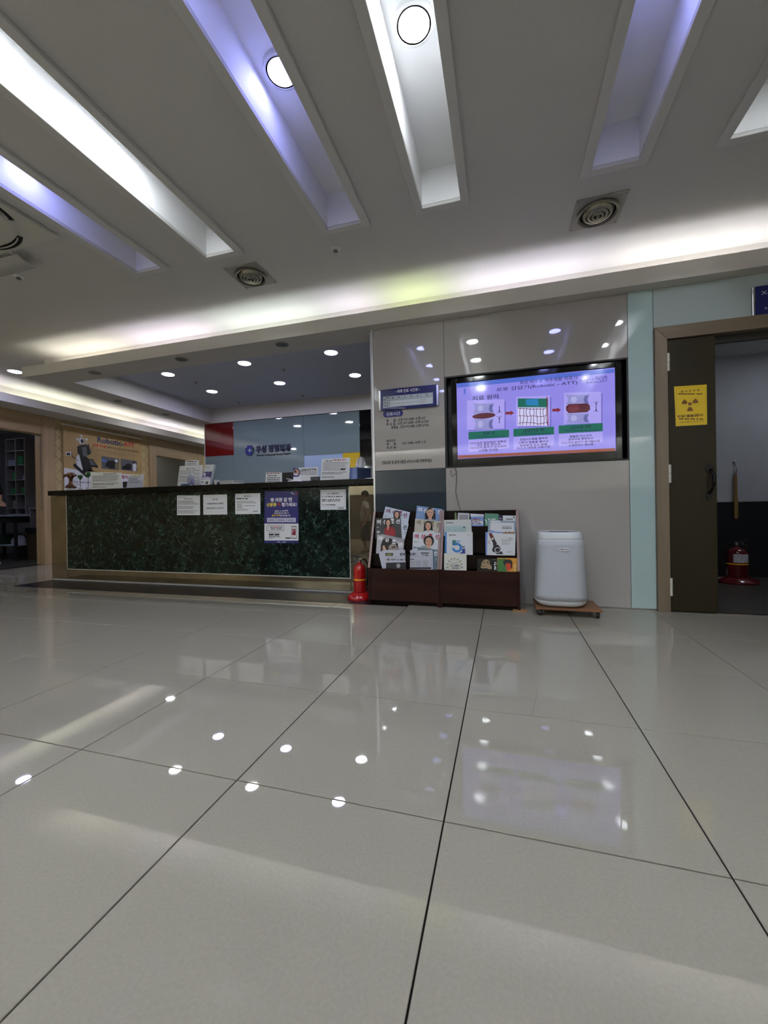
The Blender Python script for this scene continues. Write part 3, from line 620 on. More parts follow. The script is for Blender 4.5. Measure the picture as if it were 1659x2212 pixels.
s = booklet([(985, 370), (1505, 425), (1485, 670), (965, 650)], 2, c_beige, 'beige women magazine with bob haired cover portrait', 'magazine', Z1, grp=G1)
title(s, [1055, 1180, 1325, 1445], [448, 460, 468, 495], 95, m_khaki); face(s, 1245, 520, 125, 140); s.poly([(1150, 648), (1200, 600), (1245, 640), (1290, 600), (1360, 625), (1370, 660)], c_white, 6)
s = booklet([(300, 672), (770, 775), (745, 1000), (270, 1040)], 1, c_grey, 'grey magazine standing behind the close-up face cover', 'magazine', Z1, .007, grp=G1)
s = booklet([(230, 680), (765, 860), (748, 1010), (205, 1050)], 1, mat('cover_silver', (172, 172, 178), .3), 'silver grey magazine with a dark haired close-up on its cover', 'magazine', Z1, grp=G1)
s.poly([(298, 1030), (300, 900), (335, 800), (400, 745), (480, 760), (570, 800), (640, 880), (650, 1030)], m_hair, 1); s.poly([(450, 1030), (455, 920), (520, 870), (600, 890), (640, 960), (630, 1030)], mat('print_grey_skin', (150, 138, 128), .5), 2); s.poly([(335, 920), (370, 900), (420, 1010), (350, 1020)], m_skin, 3); s.poly([(520, 930), (600, 925), (590, 950), (530, 955)], m_hair, 3)
title(s, [290, 420, 562, 690], [765, 795, 830, 890], 90, m_wp)
s = booklet([(945, 640), (1485, 660), (1455, 1000), (930, 950)], 1, c_white, 'white women magazine with red title and smiling portrait', 'magazine', Z1, grp=G1)
title(s, [1010, 1140, 1292, 1425], [725, 732, 725, 732], 98, m_mag); s.poly([(1060, 955), (1150, 905), (1260, 930), (1320, 980), (1060, 965)], c_grey, 2); face(s, 1255, 835, 155, 175, longh=False, l=3); s.lines(965, 1040, 825, 850, 1, m_inkg)
s = booklet([(945, 930), (1455, 995), (1425, 1385), (925, 1350)], 0, c_teal, 'slate teal magazine half hidden behind the newspaper', 'magazine', Z1, .018, grp=G1)
s.text('선', 1355, 1430, 1060, 100, m_wp, .03); s.text('2', 1392, 1412, 1180, 50, m_wp); s.text('여', 945, 1025, 990, 70, m_wp, .03)
# newspapers: folded sheets with a rounded fold at one side
m_news = mat('newsprint', (184, 186, 200), .7, noise=(40, .03)); m_photo = mat('news_photo', (34, 34, 38), .6)
def newspaper(quad, fold, lab):
    s = booklet(quad, 0, m_news, lab, 'newspaper', Z1, .002, th=.004, name='newspaper'); o = s.par
    O = tierpt(0, .008); pts = []
    for x, y in fold:
        d = ray(Z1[0] + x / Z1[2], Z1[1] + y / Z1[2]); pts.append(CAM + d * ((O - CAM).dot(MN) / d.dot(MN)))
    build(MB().prism(pts, -MN * .006), 'inner_page', m_news, o); return s
s = newspaper([(355, 1000), (782, 990), (802, 1360), (330, 1360)], [(262, 1085), (300, 1030), (345, 1002), (420, 995), (420, 1380), (330, 1380), (290, 1200)], 'folded newspaper with a dark front photograph in the bottom tier')
s.rect(392, 1055, 545, 1112, mat('green_box_print', (52, 74, 58), .6), 1); s.lines(420, 520, 1070, 1102, 2, m_yel, .4, l=2); s.text('朝鮮', 682, 800, 1085, 58, m_ink, .03); s.line([(395, 1138), (795, 1130)], 3, m_inkg); s.text('물은 의원직 사수, 빼는 국', 425, 798, 1190, 40, m_ink, .03)
s.poly([(405, 1250), (800, 1240), (802, 1380), (405, 1380)], m_photo, 1); s.ell(650, 1310, 40, 46, c_grey, 2)
s = newspaper([(885, 998), (1300, 1000), (1305, 1385), (880, 1350)], [(1290, 990), (1325, 995), (1336, 1040), (1340, 1385), (1280, 1385)], 'folded newspaper with columns of small text in the bottom tier')
s.text('日報', 885, 1005, 1080, 55, m_ink, .03); s.rect(1098, 1048, 1260, 1068, m_ink); s.lines(1115, 1250, 1080, 1112, 1, m_inkg); s.rect(1180, 1098, 1250, 1112, m_ink); s.line([(890, 1130), (1260, 1135)], 3, m_inkg); s.text('이모저모', 890, 970, 1182, 22, m_ink, .02)
for a in (890, 1005, 1140): s.lines(a, a + 105, 1200, 1325, 9, m_inkg, .35, rag=.05, seed=a)
s.rect(885, 1340, 1300, 1375, m_photo)
# right rack
G2 = 'health booklets in the rack'
def leaflet(q, k, m, lab, back=0.0, cat='booklet', th=.003): return booklet(q, k, m, lab, cat, Z2, back, th, 'booklet', G2)
c_gr = mat('leaflet_green', (84, 140, 116), .35); c_lb = mat('leaflet_blue', (120, 150, 214), .35); c_ltg = mat('leaflet_grey', (150, 150, 160), .35); c_nv = mat('leaflet_navy', (34, 34, 70), .35); c_wt = mat('leaflet_white', (214, 217, 222), .35)
s = leaflet([(280, 150), (312, 150), (325, 300), (280, 300)], 3, mat('leaflet_olive', (96, 120, 70), .4), 'narrow olive leaflet edge beside the grey card')
s = leaflet([(345, 155), (560, 165), (555, 300), (335, 300)], 3, c_wt, 'white framed grey card in the top tier'); s.rect(362, 185, 542, 300, c_ltg)
s = leaflet([(578, 168), (830, 183), (825, 395), (600, 395)], 3, c_lb, 'blue and white leaflet with purple lines of print'); s.poly([(578, 170), (830, 184), (828, 225), (580, 225)], c_wt, 1); s.lines(725, 800, 195, 210, 1, m_inkg); s.text('건강검진 후', 628, 745, 270, 22, m_purp, .02); s.rect(600, 282, 780, 300, mat('orange_print', (200, 140, 100), .5)); s.rect(600, 310, 815, 380, c_wt, 1); s.text('꼭 기억할 것', 615, 755, 328, 24, m_navy, .03); s.text('생활 속 관리하기', 605, 785, 358, 24, m_navy, .03)
s = leaflet([(848, 163), (1110, 175), (1098, 385), (845, 385)], 3, c_gr, 'green leaflet with white title in the top tier'); s.text('건강 길라잡이', 915, 1058, 277, 26, m_wp, .02); s.poly([(848, 272), (885, 300), (893, 380), (885, 380), (870, 310), (848, 285)], m_wp, 2)
s = leaflet([(1108, 195), (1182, 200), (1178, 320), (1105, 320)], 3, c_nv, 'narrow navy leaflet between green and white leaflets', .001); s.lines(1115, 1175, 255, 275, 1, m_lil)
s = leaflet([(1190, 205), (1435, 210), (1430, 340), (1188, 330)], 3, c_wt, 'white leaflet with a tiny grey emblem in the top tier'); s.ell(1397, 240, 15, 18, m_inkg); s.text('소음성난청이란', 1248, 1378, 275, 22, m_ink, .02)
s = leaflet([(75, 290), (585, 280), (605, 530), (75, 530)], 2, mat('booklet_ivory', (200, 206, 206), .35), 'ivory magazine with small dark title beside empty dark shelf', th=.006); s.text('행복이', 120, 190, 345, 34, m_ink, .02); s.text('가득', 192, 255, 345, 26, m_inkg); s.poly([(100, 405), (505, 400), (505, 530), (100, 530)], mat('booklet_mint', (168, 192, 194), .4), 1); s.ell(458, 433, 15, 14, m_ink, 2)
for x, y in ((170, 465), (290, 492), (338, 490), (415, 498)): s.poly([(x - 8, y), (x + 14, y - 14), (x + 4, y + 8)], m_inkg, 2)
s = leaflet([(915, 290), (1440, 310), (1432, 560), (905, 540)], 2, mat('booklet_steel', (140, 160, 180), .35), 'steel blue booklet standing behind the white guide booklet', .006); s.rect(960, 300, 1140, 330, c_wt)
s = leaflet([(958, 335), (1400, 345), (1400, 545), (945, 530)], 2, c_wt, 'white guide booklet with blue corner waves and black title'); s.poly([(948, 480), (1060, 510), (1200, 520), (1200, 545), (945, 530)], c_lb, 1); s.poly([(1180, 525), (1400, 515), (1400, 550), (1180, 545)], mat('brown_print', (150, 108, 60), .5), 2); s.text('건강보험안내서', 1172, 1358, 445, 36, m_ink, .03); s.lines(1172, 1350, 402, 422, 1, m_inkg); s.ell(1242, 518, 10, 10, m_ink, 3); s.ell(1316, 518, 10, 10, m_ink, 3)
s = leaflet([(100, 515), (620, 518), (622, 935), (90, 930)], 1, c_wt, 'white magazine with a large blue numeral five on its cover', th=.006); b5 = mat('five_blue', (52, 128, 200), .4); b5d = mat('five_navy', (34, 58, 150), .4); b5g = mat('five_green', (40, 120, 116), .4)
s.poly([(100, 515), (130, 515), (128, 930), (92, 930)], b5, 1); s.text('행복이', 175, 245, 578, 36, m_ink, .03); s.text('가득', 250, 305, 575, 26, m_inkg); s.lines(515, 565, 565, 580, 1, m_inkg)
s.rect(237, 672, 300, 765, b5g); s.poly([(300, 672), (405, 672), (370, 715), (300, 715)], mat('five_pale', (150, 176, 216), .4), 1); s.ring(325, 812, 95, 92, .46, b5, 2, a0=-175, a1=135, n=30); s.rect(237, 728, 300, 768, b5); s.poly([(420, 832), (480, 832), (478, 925), (360, 925), (420, 890)], b5d, 1); s.text('월호', 425, 475, 798, 26, m_ink)
s = leaflet([(860, 518), (905, 518), (895, 935), (865, 935)], 1, c_lb, 'blue booklet edge peeking out beside the wristwatch cover', .006)
s = leaflet([(905, 522), (1430, 560), (1420, 940), (890, 935)], 1, c_wt, 'white magazine with a black and red strap drawing on its cover', th=.006); s.poly([(920, 540), (980, 535), (1020, 620), (985, 660), (960, 640)], mat('maroon_print', (96, 22, 30), .4), 1)
s.poly([(962, 640), (1012, 610), (1075, 730), (1130, 790), (1160, 840), (1120, 900), (1050, 905), (1000, 890), (985, 850), (1010, 790), (1000, 720)], m_ink, 1); s.ring(1092, 856, 58, 50, .18, m_wp, 2); s.ell(995, 645, 20, 20, mat('cream_print', (230, 216, 190), .5), 2); s.ell(1080, 750, 12, 10, MATS['cream_print'], 2); s.poly([(1060, 905), (1165, 880), (1200, 935), (1070, 935)], m_ink, 1)
s.text('건강보감', 915, 940, 712, 60, m_redp, .02, rot=1); s.text('Health Talk', 1295, 1382, 636, 18, m_ink, .02); s.lines(1160, 1382, 650, 765, 6, m_inkg, .3, rag=.5); s.lines(1270, 1370, 878, 912, 2, m_inkg, .3)
s = leaflet([(80, 920), (505, 925), (505, 1250), (78, 1245)], 0, mat('booklet_cream', (212, 214, 206), .4), 'cream booklet with a ring of small sketches around its title', th=.004); s.ring(280, 1160, 118, 120, .05, mat('gold_print', (186, 160, 90), .5), 1, a0=-30, a1=210)
for k in range(9): a = math.radians(-10 + k * 25); s.ell(280 + 140 * math.cos(a), 1160 - 142 * math.sin(a), 14, 12, [m_inkg, c_gr, m_khaki][k % 3], 2)
s.text('마음건강과', 215, 352, 1105, 30, m_inkg); s.text('건강 생활과', 192, 372, 1152, 42, m_ink, .02); s.text('돌아봐요', 235, 358, 1200, 36, m_ink, .02)
s = leaflet([(708, 1020), (1082, 1010), (1080, 1260), (705, 1255)], 0, mat('cover_black', (16, 14, 14), .25), 'black magazine with a bronze head sculpture on its cover', th=.004); br = mat('bronze_print', (150, 128, 96), .5); brd = mat('bronze_shadow_print', (84, 64, 44), .5)
s.poly([(765, 1180), (790, 1130), (780, 1110), (815, 1060), (860, 1035), (910, 1040), (950, 1080), (940, 1120), (975, 1150), (985, 1210), (940, 1225), (880, 1200), (800, 1205)], br, 1); s.poly([(800, 1090), (850, 1080), (860, 1100), (810, 1110)], brd, 2); s.poly([(780, 1150), (860, 1160), (850, 1175), (790, 1170)], brd, 2); s.poly([(900, 1060), (930, 1090), (915, 1120), (890, 1100)], brd, 2); s.text('CLAS', 1025, 1068, 1155, 155, m_wp, .04, rot=1); s.lines(998, 1055, 1030, 1050, 1, m_inkg)
s = leaflet([(1083, 1005), (1475, 1010), (1472, 1262), (1088, 1260)], 0, mat('cover_orange', (214, 150, 50), .3), 'green and orange magazine with a red faced man on its cover', th=.004); s.poly([(1090, 1020), (1250, 1020), (1270, 1258), (1090, 1258)], mat('cover_green', (66, 122, 66), .3), 1); s.poly([(1250, 1100), (1340, 1100), (1350, 1190), (1320, 1240), (1270, 1240), (1248, 1190)], mat('red_face_print', (206, 66, 44), .4), 3)
s.poly([(1195, 1100), (1200, 1055), (1250, 1035), (1330, 1035), (1370, 1080), (1365, 1200), (1345, 1210), (1340, 1120), (1290, 1100), (1250, 1110), (1230, 1130), (1240, 1180)], m_hair, 4); s.line([(1192, 1165), (1215, 1250)], 5, m_ink, 2); s.text('CLA', 1405, 1440, 1190, 130, mat('pale_yellow_print', (238, 226, 170), .5), .04, rot=1)

# ------------------------------------------------------------------ air purifier on its dolly
dl = thing('wheeled_dolly', (.44, 3.34, 0), 'low wooden dolly on small black casters under the air purifier', 'dolly')
m_ply = mat('dolly_wood', (120, 82, 52), .5, noise=(10, .25), stretch=(.2, 1, 1))
build(B(.222, 3.205, .048, .668, 3.53, .062), 'board', m_ply, dl, bevel=.002)
for x, y in ((.26, 3.235), (.64, 3.235), (.26, 3.50), (.64, 3.50)):
    c = build(MB().lathe([(.02, -.011), (.022, -.008), (.022, .008), (.02, .011)], (x, y, .022), 16, 'x'), 'caster', m_rubber, dl, smooth=True)
    build(MB().box(x - .016, y - .012, .022, x - .0125, y + .012, .0475).box(x + .0125, y - .012, .022, x + .016, y + .012, .0475).box(x - .0125, y - .016, .0445, x + .0125, y + .016, .0478), 'fork', m_steel, c)
ap = thing('air_purifier', (.405, 3.37, .063), 'white tapered air purifier with perforated grey front standing on a wooden dolly', 'air purifier')
m_apw = mat('purifier_white', (206, 212, 218), .3); m_apm = mat('purifier_mesh', (180, 184, 192), .5, noise=(420, .12), bump=(420, .3))
def superellipse(cx, cy, z, a, b, n=48, p=3.2):
    out = []
    for k in range(n):
        t = 2 * math.pi * k / n; c, s_ = math.cos(t), math.sin(t)
        out.append((cx + a * math.copysign(abs(c) ** (2 / p), c), cy + b * math.copysign(abs(s_) ** (2 / p), s_), z))
    return out
def loft(rings, cap0=True, cap1=True):
    mb = MB(); n = len(rings[0]); vs = [p for r in rings for p in r]; fs = []
    for j in range(len(rings) - 1):
        for k in range(n): fs.append((j*n+k, j*n+(k+1) % n, (j+1)*n+(k+1) % n, (j+1)*n+k))
    if cap0: fs.append(tuple(range(n - 1, -1, -1)))
    if cap1: fs.append(tuple((len(rings) - 1) * n + k for k in range(n)))
    return mb.add(vs, fs)
AX, AY = .405, 3.368
def apa(z): return .181 - .024 * (z - .1) / .5
build(loft([superellipse(AX, AY, z, a, b) for z, a, b in ((.063, .12, .10), (.068, .148, .125), (.078, .165, .140), (.098, apa(.098), .148), (.566, apa(.566), .138))]), 'body', m_apw, ap, smooth=True)
build(loft([superellipse(AX, AY, z, a, b) for z, a, b in ((.568, .158, .1375), (.598, .156, .136), (.612, .150, .130), (.618, .142, .122), (.612, .138, .118))], cap1=False), 'top_ring', m_apw, ap, smooth=True)
build(loft([superellipse(AX, AY, z, a, b) for z, a, b in ((.606, .1385, .1185), (.6145, .136, .116))]), 'top_panel', m_black, ap, smooth=True)
build(MB().lathe([(.07, .6146), (.07, .6165), (.06, .6175)], (AX, AY, 0), 24), 'control_dial', mat('dial_grey', (60, 60, 64), .2), ap, smooth=True)
mb = MB(); n = 20; rows = 12                                     # perforated front grille over the front of the body
vs = []; fs = []
for j in range(rows + 1):
    z = .112 + (.552 - .112) * j / rows; ring = superellipse(AX, AY, z, apa(z) + .004, .152 - .010 * (z - .1) / .466, 96)
    front = ring[53:92]
    for k in range(len(front)): vs.append(front[k])
m_ = 39
for j in range(rows):
    for k in range(m_ - 1): fs.append((j*m_+k, j*m_+k+1, (j+1)*m_+k+1, (j+1)*m_+k))
mb.add(vs, fs); gr_ = build(mb, 'front_grille', m_apm, ap, smooth=True)
so = gr_.modifiers.new('thickness', 'SOLIDIFY'); so.thickness = .006; so.offset = -1
s = Sheet(ap, (AX, AY - .153, .5), (0, -1, 0), zoom=(1120, 1080, 5.925)); s.rect(512, 612, 640, 650, m_wp, 1); s.text('SAMSUNG', 518, 632, 631, 16, m_ink, .03, l=2)

# ------------------------------------------------------------------ television in the black niche
tv = thing('wall_television', ((NX0 + NX1) / 2, YW + .06, NZ0), 'wide flat television showing a violet slide, set in a black wall niche', 'television')
mb = MB(); t = .012; yb = YW + .114
mb.box(NX0, YW - .002, NZ0, NX0 + t, yb, NZ1); mb.box(NX1 - t, YW - .002, NZ0, NX1, yb, NZ1); mb.box(NX0 + t, YW - .002, NZ0, NX1 - t, yb, NZ0 + t); mb.box(NX0 + t, YW - .002, NZ1 - t, NX1 - t, yb, NZ1); mb.box(NX0 + t, yb - .006, NZ0 + t, NX1 - t, yb, NZ1 - t)
build(mb, 'niche_frame', m_blackm, tv)
YT = YW + .02                                                   # screen plane
def tvp(x, y): p = U(x, y, 'y', YT); return p
q = [tvp(986, 827), tvp(1328, 796), tvp(1330, 975), tvp(989, 991)]
sx0 = (q[0].x + q[3].x) / 2; sx1 = (q[1].x + q[2].x) / 2; sz1 = (q[0].z + q[1].z) / 2; sz0 = (q[2].z + q[3].z) / 2
bz = .045; y0 = YT - .012; y1 = YT + .05
mb = MB(); mb.box(sx0 - bz, y0, sz0 - bz - .02, sx0, y1, sz1 + bz); mb.box(sx1, y0, sz0 - bz - .02, sx1 + bz, y1, sz1 + bz); mb.box(sx0, y0, sz0 - bz - .02, sx1, y1, sz0); mb.box(sx0, y0, sz1, sx1, y1, sz1 + bz)
build(mb, 'bezel', m_black, tv, bevel=.004); build(B(sx0 - .02, YT + .008, sz0 - .02, sx1 + .02, YT + .055, sz1 + .02), 'back_cover', m_blackm, tv)
def scr(name, c, e=None): 
    m = mat('screen_' + name, c, .25, emit=(e or 1) * TV_E); b = m.node_tree.nodes['Principled BSDF']; b.inputs['Base Color'].default_value = (.01, .01, .01, 1); b.inputs['Roughness'].default_value = .08; return m
t_bg = scr('violet', (150, 142, 240)); t_top = scr('blue', (86, 112, 214)); t_lil = scr('lilac', (176, 166, 250)); t_bone = scr('bone', (150, 150, 214)); t_boned = scr('bone_dark', (104, 106, 172)); t_disc = scr('disc', (84, 22, 44)); t_green = scr('green', (26, 108, 92)); t_ink = scr('ink', (30, 26, 78)); t_red = scr('red', (130, 26, 50)); t_white = scr('white', (214, 212, 255)); t_org = scr('orange', (146, 78, 62)); t_cy = scr('cyan', (40, 130, 190)); t_edge = scr('shadow', (120, 112, 206)); t_ind = scr('indigo', (60, 50, 140))
build(B(sx0, YT, sz0, sx1, YT + .0075, sz1), 'screen', t_bg, tv)
s = Sheet(tv, (0, YT, 1.5), (0, -1, 0), zoom=(780, 680, 2.765)); s.nm = 'slide_graphic'
s.poly([(572, 406), (1512, 322), (1512, 346), (572, 436)], t_top, 1); s.poly([(578, 840), (1518, 796), (1518, 814), (578, 858)], t_org, 1); s.rect(614, 440, 624, 474, t_top, 2)
s.text('최신 비수술 척추재활 치료기', 948, 1290, 390, 21, t_ink, .005); s.text('로봇 감압기(Robotic - ATT)', 808, 1292, 427, 27, t_ink, .005)
s.text('비수술', 1402, 1470, 370, 14, t_ind, .01); s.text('로봇디스크 치료 장비', 1306, 1470, 386, 14, t_ind, .01); s.text('Robotic-ATT', 1346, 1470, 400, 12, t_ind, .01); s.text('치료 원리', 664, 820, 494, 28, t_ink, .015)
for (a, b, c, d) in ((632, 512, 856, 688), (925, 490, 1128, 668), (1212, 466, 1434, 654)):
    s.poly([(a + 10, b + 8), (c + 8, b + 2), (c + 8, d - 2), (a + 10, d + 6)], t_edge, 1); s.poly([(a, b), (c, b - 7), (c, d - 8), (a, d)], t_lil, 2)
def vertebra(x, y0, w, h):                                       # concave-sided block
    n = 8; L_ = []; R_ = []
    for k in range(n + 1):
        f = k / n; dx = w * .10 * math.sin(math.pi * f); yy = y0 + h * f; L_.append((x - w / 2 + dx, yy)); R_.append((x + w / 2 - dx, yy))
    s.poly([(x - w / 2, y0), (x - w * .25, y0 + h * .05), (x + w * .25, y0 + h * .03), (x + w / 2, y0 - h * .04)] + R_[1:] + L_[::-1][:-1], t_bone, 3)
    m2 = [(a - w * .16, b) for a, b in R_[1:-1]]; s.poly(m2 + R_[1:-1][::-1], t_boned, 4)
    s.ell(x - w * .16, y0 + h * .5, w * .13, h * .30, scr('bone_light', (178, 178, 232)), 4)
vertebra(733, 528, 128, 62); vertebra(733, 620, 124, 68); s.ell(733, 604, 70, 17, t_disc, 5)
vertebra(1294, 476, 146, 62); vertebra(1294, 588, 144, 60); s.poly([(1224, 548), (1240, 534), (1350, 530), (1366, 542), (1368, 566), (1350, 582), (1240, 588), (1224, 572)], t_disc, 5); s.ell(1270, 558, 34, 22, scr('disc_light', (112, 40, 60)), 6)
s.rect(936, 500, 1116, 556, t_green, 3); s.poly([(984, 506), (1056, 502), (1060, 545), (984, 540)], t_cy, 4); s.rect(936, 552, 1116, 664, t_white, 3)
rn = random.Random(3)
for k in range(9):
    x = 950 + k * 20; s.line([(x, 556), (x + rn.uniform(-6, 6), 585), (x + rn.uniform(-6, 6), 615), (x + rn.uniform(-6, 6), 662)], 3.2, t_disc, 4)
for y in (560, 604, 648): s.line([(938, y)] + [(938 + k * 30, y + rn.uniform(-5, 5)) for k in range(1, 6)] + [(1114, y - 6)], 3.2, t_disc, 4)
s.line([(1110, 490), (1116, 660)], 5, t_red, 5)
for (x, y) in ((862, 588), (1142, 570)): s.poly([(x, y - 8), (x + 30, y - 9), (x + 30, y - 16), (x + 52, y - 2), (x + 30, y + 14), (x + 30, y + 7), (x, y + 8)], t_red, 3)
for (x, y0_, y1_, f) in ((826, 545, 582, 1), (826, 648, 612, 1), (1404, 552, 524, 1), (1404, 552, 576, 1)):
    d = 1 if y1_ > y0_ else -1; s.line([(x, y0_), (x, y1_)], 4, t_ink, 4); s.poly([(x - 7, y1_ - 9 * d), (x + 7, y1_ - 9 * d), (x, y1_)], t_ink, 4)
for x0, x1, y in ((808, 845, 585), (808, 845, 608), (1385, 1420, 522), (1385, 1420, 578)): s.line([(x0, y), (x1, y - 2)], 2, t_ink, 3)
for (a, b, y0_, y1_, sl, tx) in ((642, 884, 700, 745, 14, '치료 전'), (910, 1152, 682, 728, 14, '감압치료 중'), (1180, 1443, 662, 710, 15, '감압치료 직후')):
    s.poly([(a, y0_), (b, y0_ - sl), (b, y1_ - sl), (a, y1_)], t_green, 2); mx_ = (a + b) / 2; w_ = 36 if len(tx) < 5 else 62; s.text(tx, mx_ - w_, mx_ + w_, (y0_ + y1_) / 2 - sl / 2 - 8, 18, t_ink, .015, l=3); s.lines(a + 40, b - 10, (y0_ + y1_) / 2 - sl / 2 + 6, y1_ - sl / 2 - 4, 1, scr('dim_green', (20, 82, 90)), .6, l=3)
    s.poly([(a, y1_ + 4), (b, y1_ + 4 - sl), (b, y1_ + 66 - sl), (a, y1_ + 66 + 10)], t_lil, 2)
for rows_, cx_, ys_ in ((('디스크의 영양공급 부족과', '기타 원인 등으로', '디스크의 높이가 감소되어', '신경을 자극함'), 760, (762, 776, 790, 808)), (('감압시스템을 통하여', '수핵의 탈출을 줄이고', '영양분과 산소 등을', '디스크 내부로 이동시킴'), 1030, (741, 760, 777, 792)), (('탈출된 디스크가', '원위치로 환원되고', '디스크의 높이가 증가됨으로', '신경압박이 해소됨'), 1312, (724, 741, 760, 777))):
    for k, (t_, y_) in enumerate(zip(rows_, ys_)): hw = len(t_) * 8.2; s.text(t_, cx_ - hw, cx_ + hw, y_, 14, t_ink, .02, l=3)
cord = [(984, 1009), (986, 1022), (976, 1030), (973, 1018), (980, 1010), (986, 1018), (986, 1040), (984, 1062), (988, 1080), (993, 1098), (996, 1106)]
build(MB().tube([U(x, y, 'y', YW - .006) for x, y in cord], .0022, 6), 'power_cord', m_rubber, tv, smooth=True)

# ------------------------------------------------------------------ opening-hours board and lettering on the glass
ZBd = (800, 820, 9.759)
q = [U(ZBd[0] + x / ZBd[2], ZBd[1] + y / ZBd[2], 'y', YW - .02) for x, y in ((216, 215), (1380, 104), (1384, 560), (220, 658))]
bx0 = (q[0].x + q[3].x) / 2; bx1 = (q[1].x + q[2].x) / 2; b1 = (q[0].z + q[1].z) / 2; b0 = (q[2].z + q[3].z) / 2
hb = thing('hours_board', ((bx0 + bx1) / 2, YW, b0), 'navy opening hours board with silver sides and white table on glass wall', 'sign')
build(B(bx0, YW - .02, b0, bx1, YW - .0005, b1), 'board', mat('board_navy', (18, 22, 92), .2), hb, bevel=.001)
for a, b in ((bx0 - .022, bx0 - .0005), (bx1 + .0005, bx1 + .022)): build(B(a, YW - .016, b0 + .006, b, YW - .0005, b1 - .004), 'side_cap', m_chrome, hb, bevel=.003)
s = Sheet(hb, (0, YW - .0205, b0), (0, -1, 0), zoom=ZBd)
s.text('• 외래 진료 시간표 •', 525, 1042, 228, 72, m_wp, .01); tbg = mat('table_grey', (172, 184, 196), .4); tbw = mat('table_white', (198, 208, 216), .4)
s.poly([(265, 362), (1320, 268), (1320, 502), (265, 594)], tbg, 1); s.poly([(412, 448), (1320, 368), (1320, 502), (412, 580)], tbw, 2)
for q_ in ([(265, 452), (1320, 362)], [(265, 526), (1060, 460)], [(408, 350), (408, 582)], [(1065, 290), (1065, 524)]): s.line(q_, 5, m_inkg, 3)
for ch, x in zip('월화수목금토', (472, 602, 730, 862, 996, 1192)): s.text(ch, x - 20, x + 20, 362 - (x - 730) * .085, 46, m_ink, .01, l=3)
s.text('진료', 340, 390, 385, 26, m_ink, l=3); s.text('시간', 285, 325, 425, 22, m_ink, l=3); s.line([(290, 375), (380, 430)], 3, m_inkg, 3); s.text('오 전', 302, 372, 488, 28, m_ink, l=3); s.text('오 후', 304, 372, 555, 28, m_ink, l=3); s.text('09:00~1', 1082, 1182, 428, 20, m_redp, .02, l=3); s.text('09:00~1', 1082, 1182, 476, 20, m_redp, .02, l=3); s.lines(265, 755, 590, 608, 1, m_lil, .7, l=1)
gl = thing('wall_lettering', (-.82, YW, 1.2), 'black opening hours lettering stuck on the warm grey glass wall', 'lettering'); m_vin = mat('black_vinyl', (12, 12, 14), .4)
s = Sheet(gl, (0, YW - .0002, 1.5), (0, -1, 0), zoom=ZBd); s.nm = 'letters'
for t_, x0, x1, y_, h_ in (('평      일 : 오전 9시 00분~오후 6시', 338, 1160, 838, 66), ('토 요 일 : 오전 9시 00분~오후12시30', 338, 1230, 910, 66), ('공휴일 : 오전 9시 00분~오후12시30', 438, 1232, 982, 64), ('점심시간', 342, 530, 1288, 52), ('평      일 :', 345, 566, 1356, 54), ('12시 30분~오후 2 시', 670, 1168, 1328, 58), ('토 요 일 :', 346, 566, 1428, 52), ('진료상담 및 문의사항은 477-5119로 연락주세요', 242, 1298, 1728, 78)):
    s.text(t_, x0, x1, y_, h_, m_vin, .03)
bd = thing('oval_badge', (-.96, YW, 1.78), 'navy oval badge with white lettering under the hours board', 'sign'); mb = MB()
c0 = U(ZBd[0] + 480 / ZBd[2], ZBd[1] + 722 / ZBd[2], 'y', YW); hw = .5 * abs((U(ZBd[0] + 690 / ZBd[2], ZBd[1] + 722 / ZBd[2], 'y', YW) - U(ZBd[0] + 270 / ZBd[2], ZBd[1] + 722 / ZBd[2], 'y', YW)).x); hh = .028; pts = []
for k in range(24): a = 2 * math.pi * k / 24; pts.append((c0.x + math.copysign(hw - hh, math.cos(a)) + hh * math.cos(a), YW - .004, c0.z + hh * math.sin(a)))
build(MB().prism(pts, (0, .0035, 0)), 'plate', mat('badge_navy', (22, 26, 110), .3), bd); s = Sheet(bd, (0, YW - .0042, 1.8), (0, -1, 0), zoom=ZBd); s.text('진료시간', 338, 628, 720, 72, m_wp, .01)
# white cable cover beside the wall corner
build(MB().tube([(XW - .018, YW + .02, ZS - .005), (XW - .016, YW + .02, 2.0), (XW - .02, YW + .022, 1.6), (XW - .015, YW + .02, 1.2), (XW - .016, YW + .02, 1.101)], .006, 8), 'cable', m_plastic, label='white cable running down the corner of the glass wall', cat='cable', smooth=True)

# ------------------------------------------------------------------ x-ray door
door = thing('door_1', (1.8, YW, 0), kind='structure'); fo = DX0 - .082
build(MB().prism([(fo, YW - .03, 0), (DX0, YW - .03, 0), (DX0, YW - .03, DZ), (fo, YW - .03, DZ + .095)], (0, .16, 0)), 'frame_jamb', m_dframe, door, bevel=.002)
build(MB().prism([(DX1 + .08, YW - .03, 0), (DX1, YW - .03, 0), (DX1, YW - .03, DZ), (DX1 + .08, YW - .03, DZ + .095)], (0, .16, 0)), 'frame_jamb', m_dframe, door, bevel=.002)
build(MB().prism([(fo + .0005, YW - .03, DZ + .0955), (DX1 + .0795, YW - .03, DZ + .0955), (DX1, YW - .03, DZ + .0005), (DX0, YW - .03, DZ + .0005)], (0, .16, 0)), 'frame_head', m_dframeh, door, bevel=.002)
m_leaf = mat('olive_brown_steel', (46, 39, 25), .4, spec=.2, noise=(2, .08)); YD = YW - .01
leaf = build(B(DX0 + .006, YD, .008, 1.502, YD + .045, DZ - .006), 'leaf', m_leaf, door, bevel=.002)
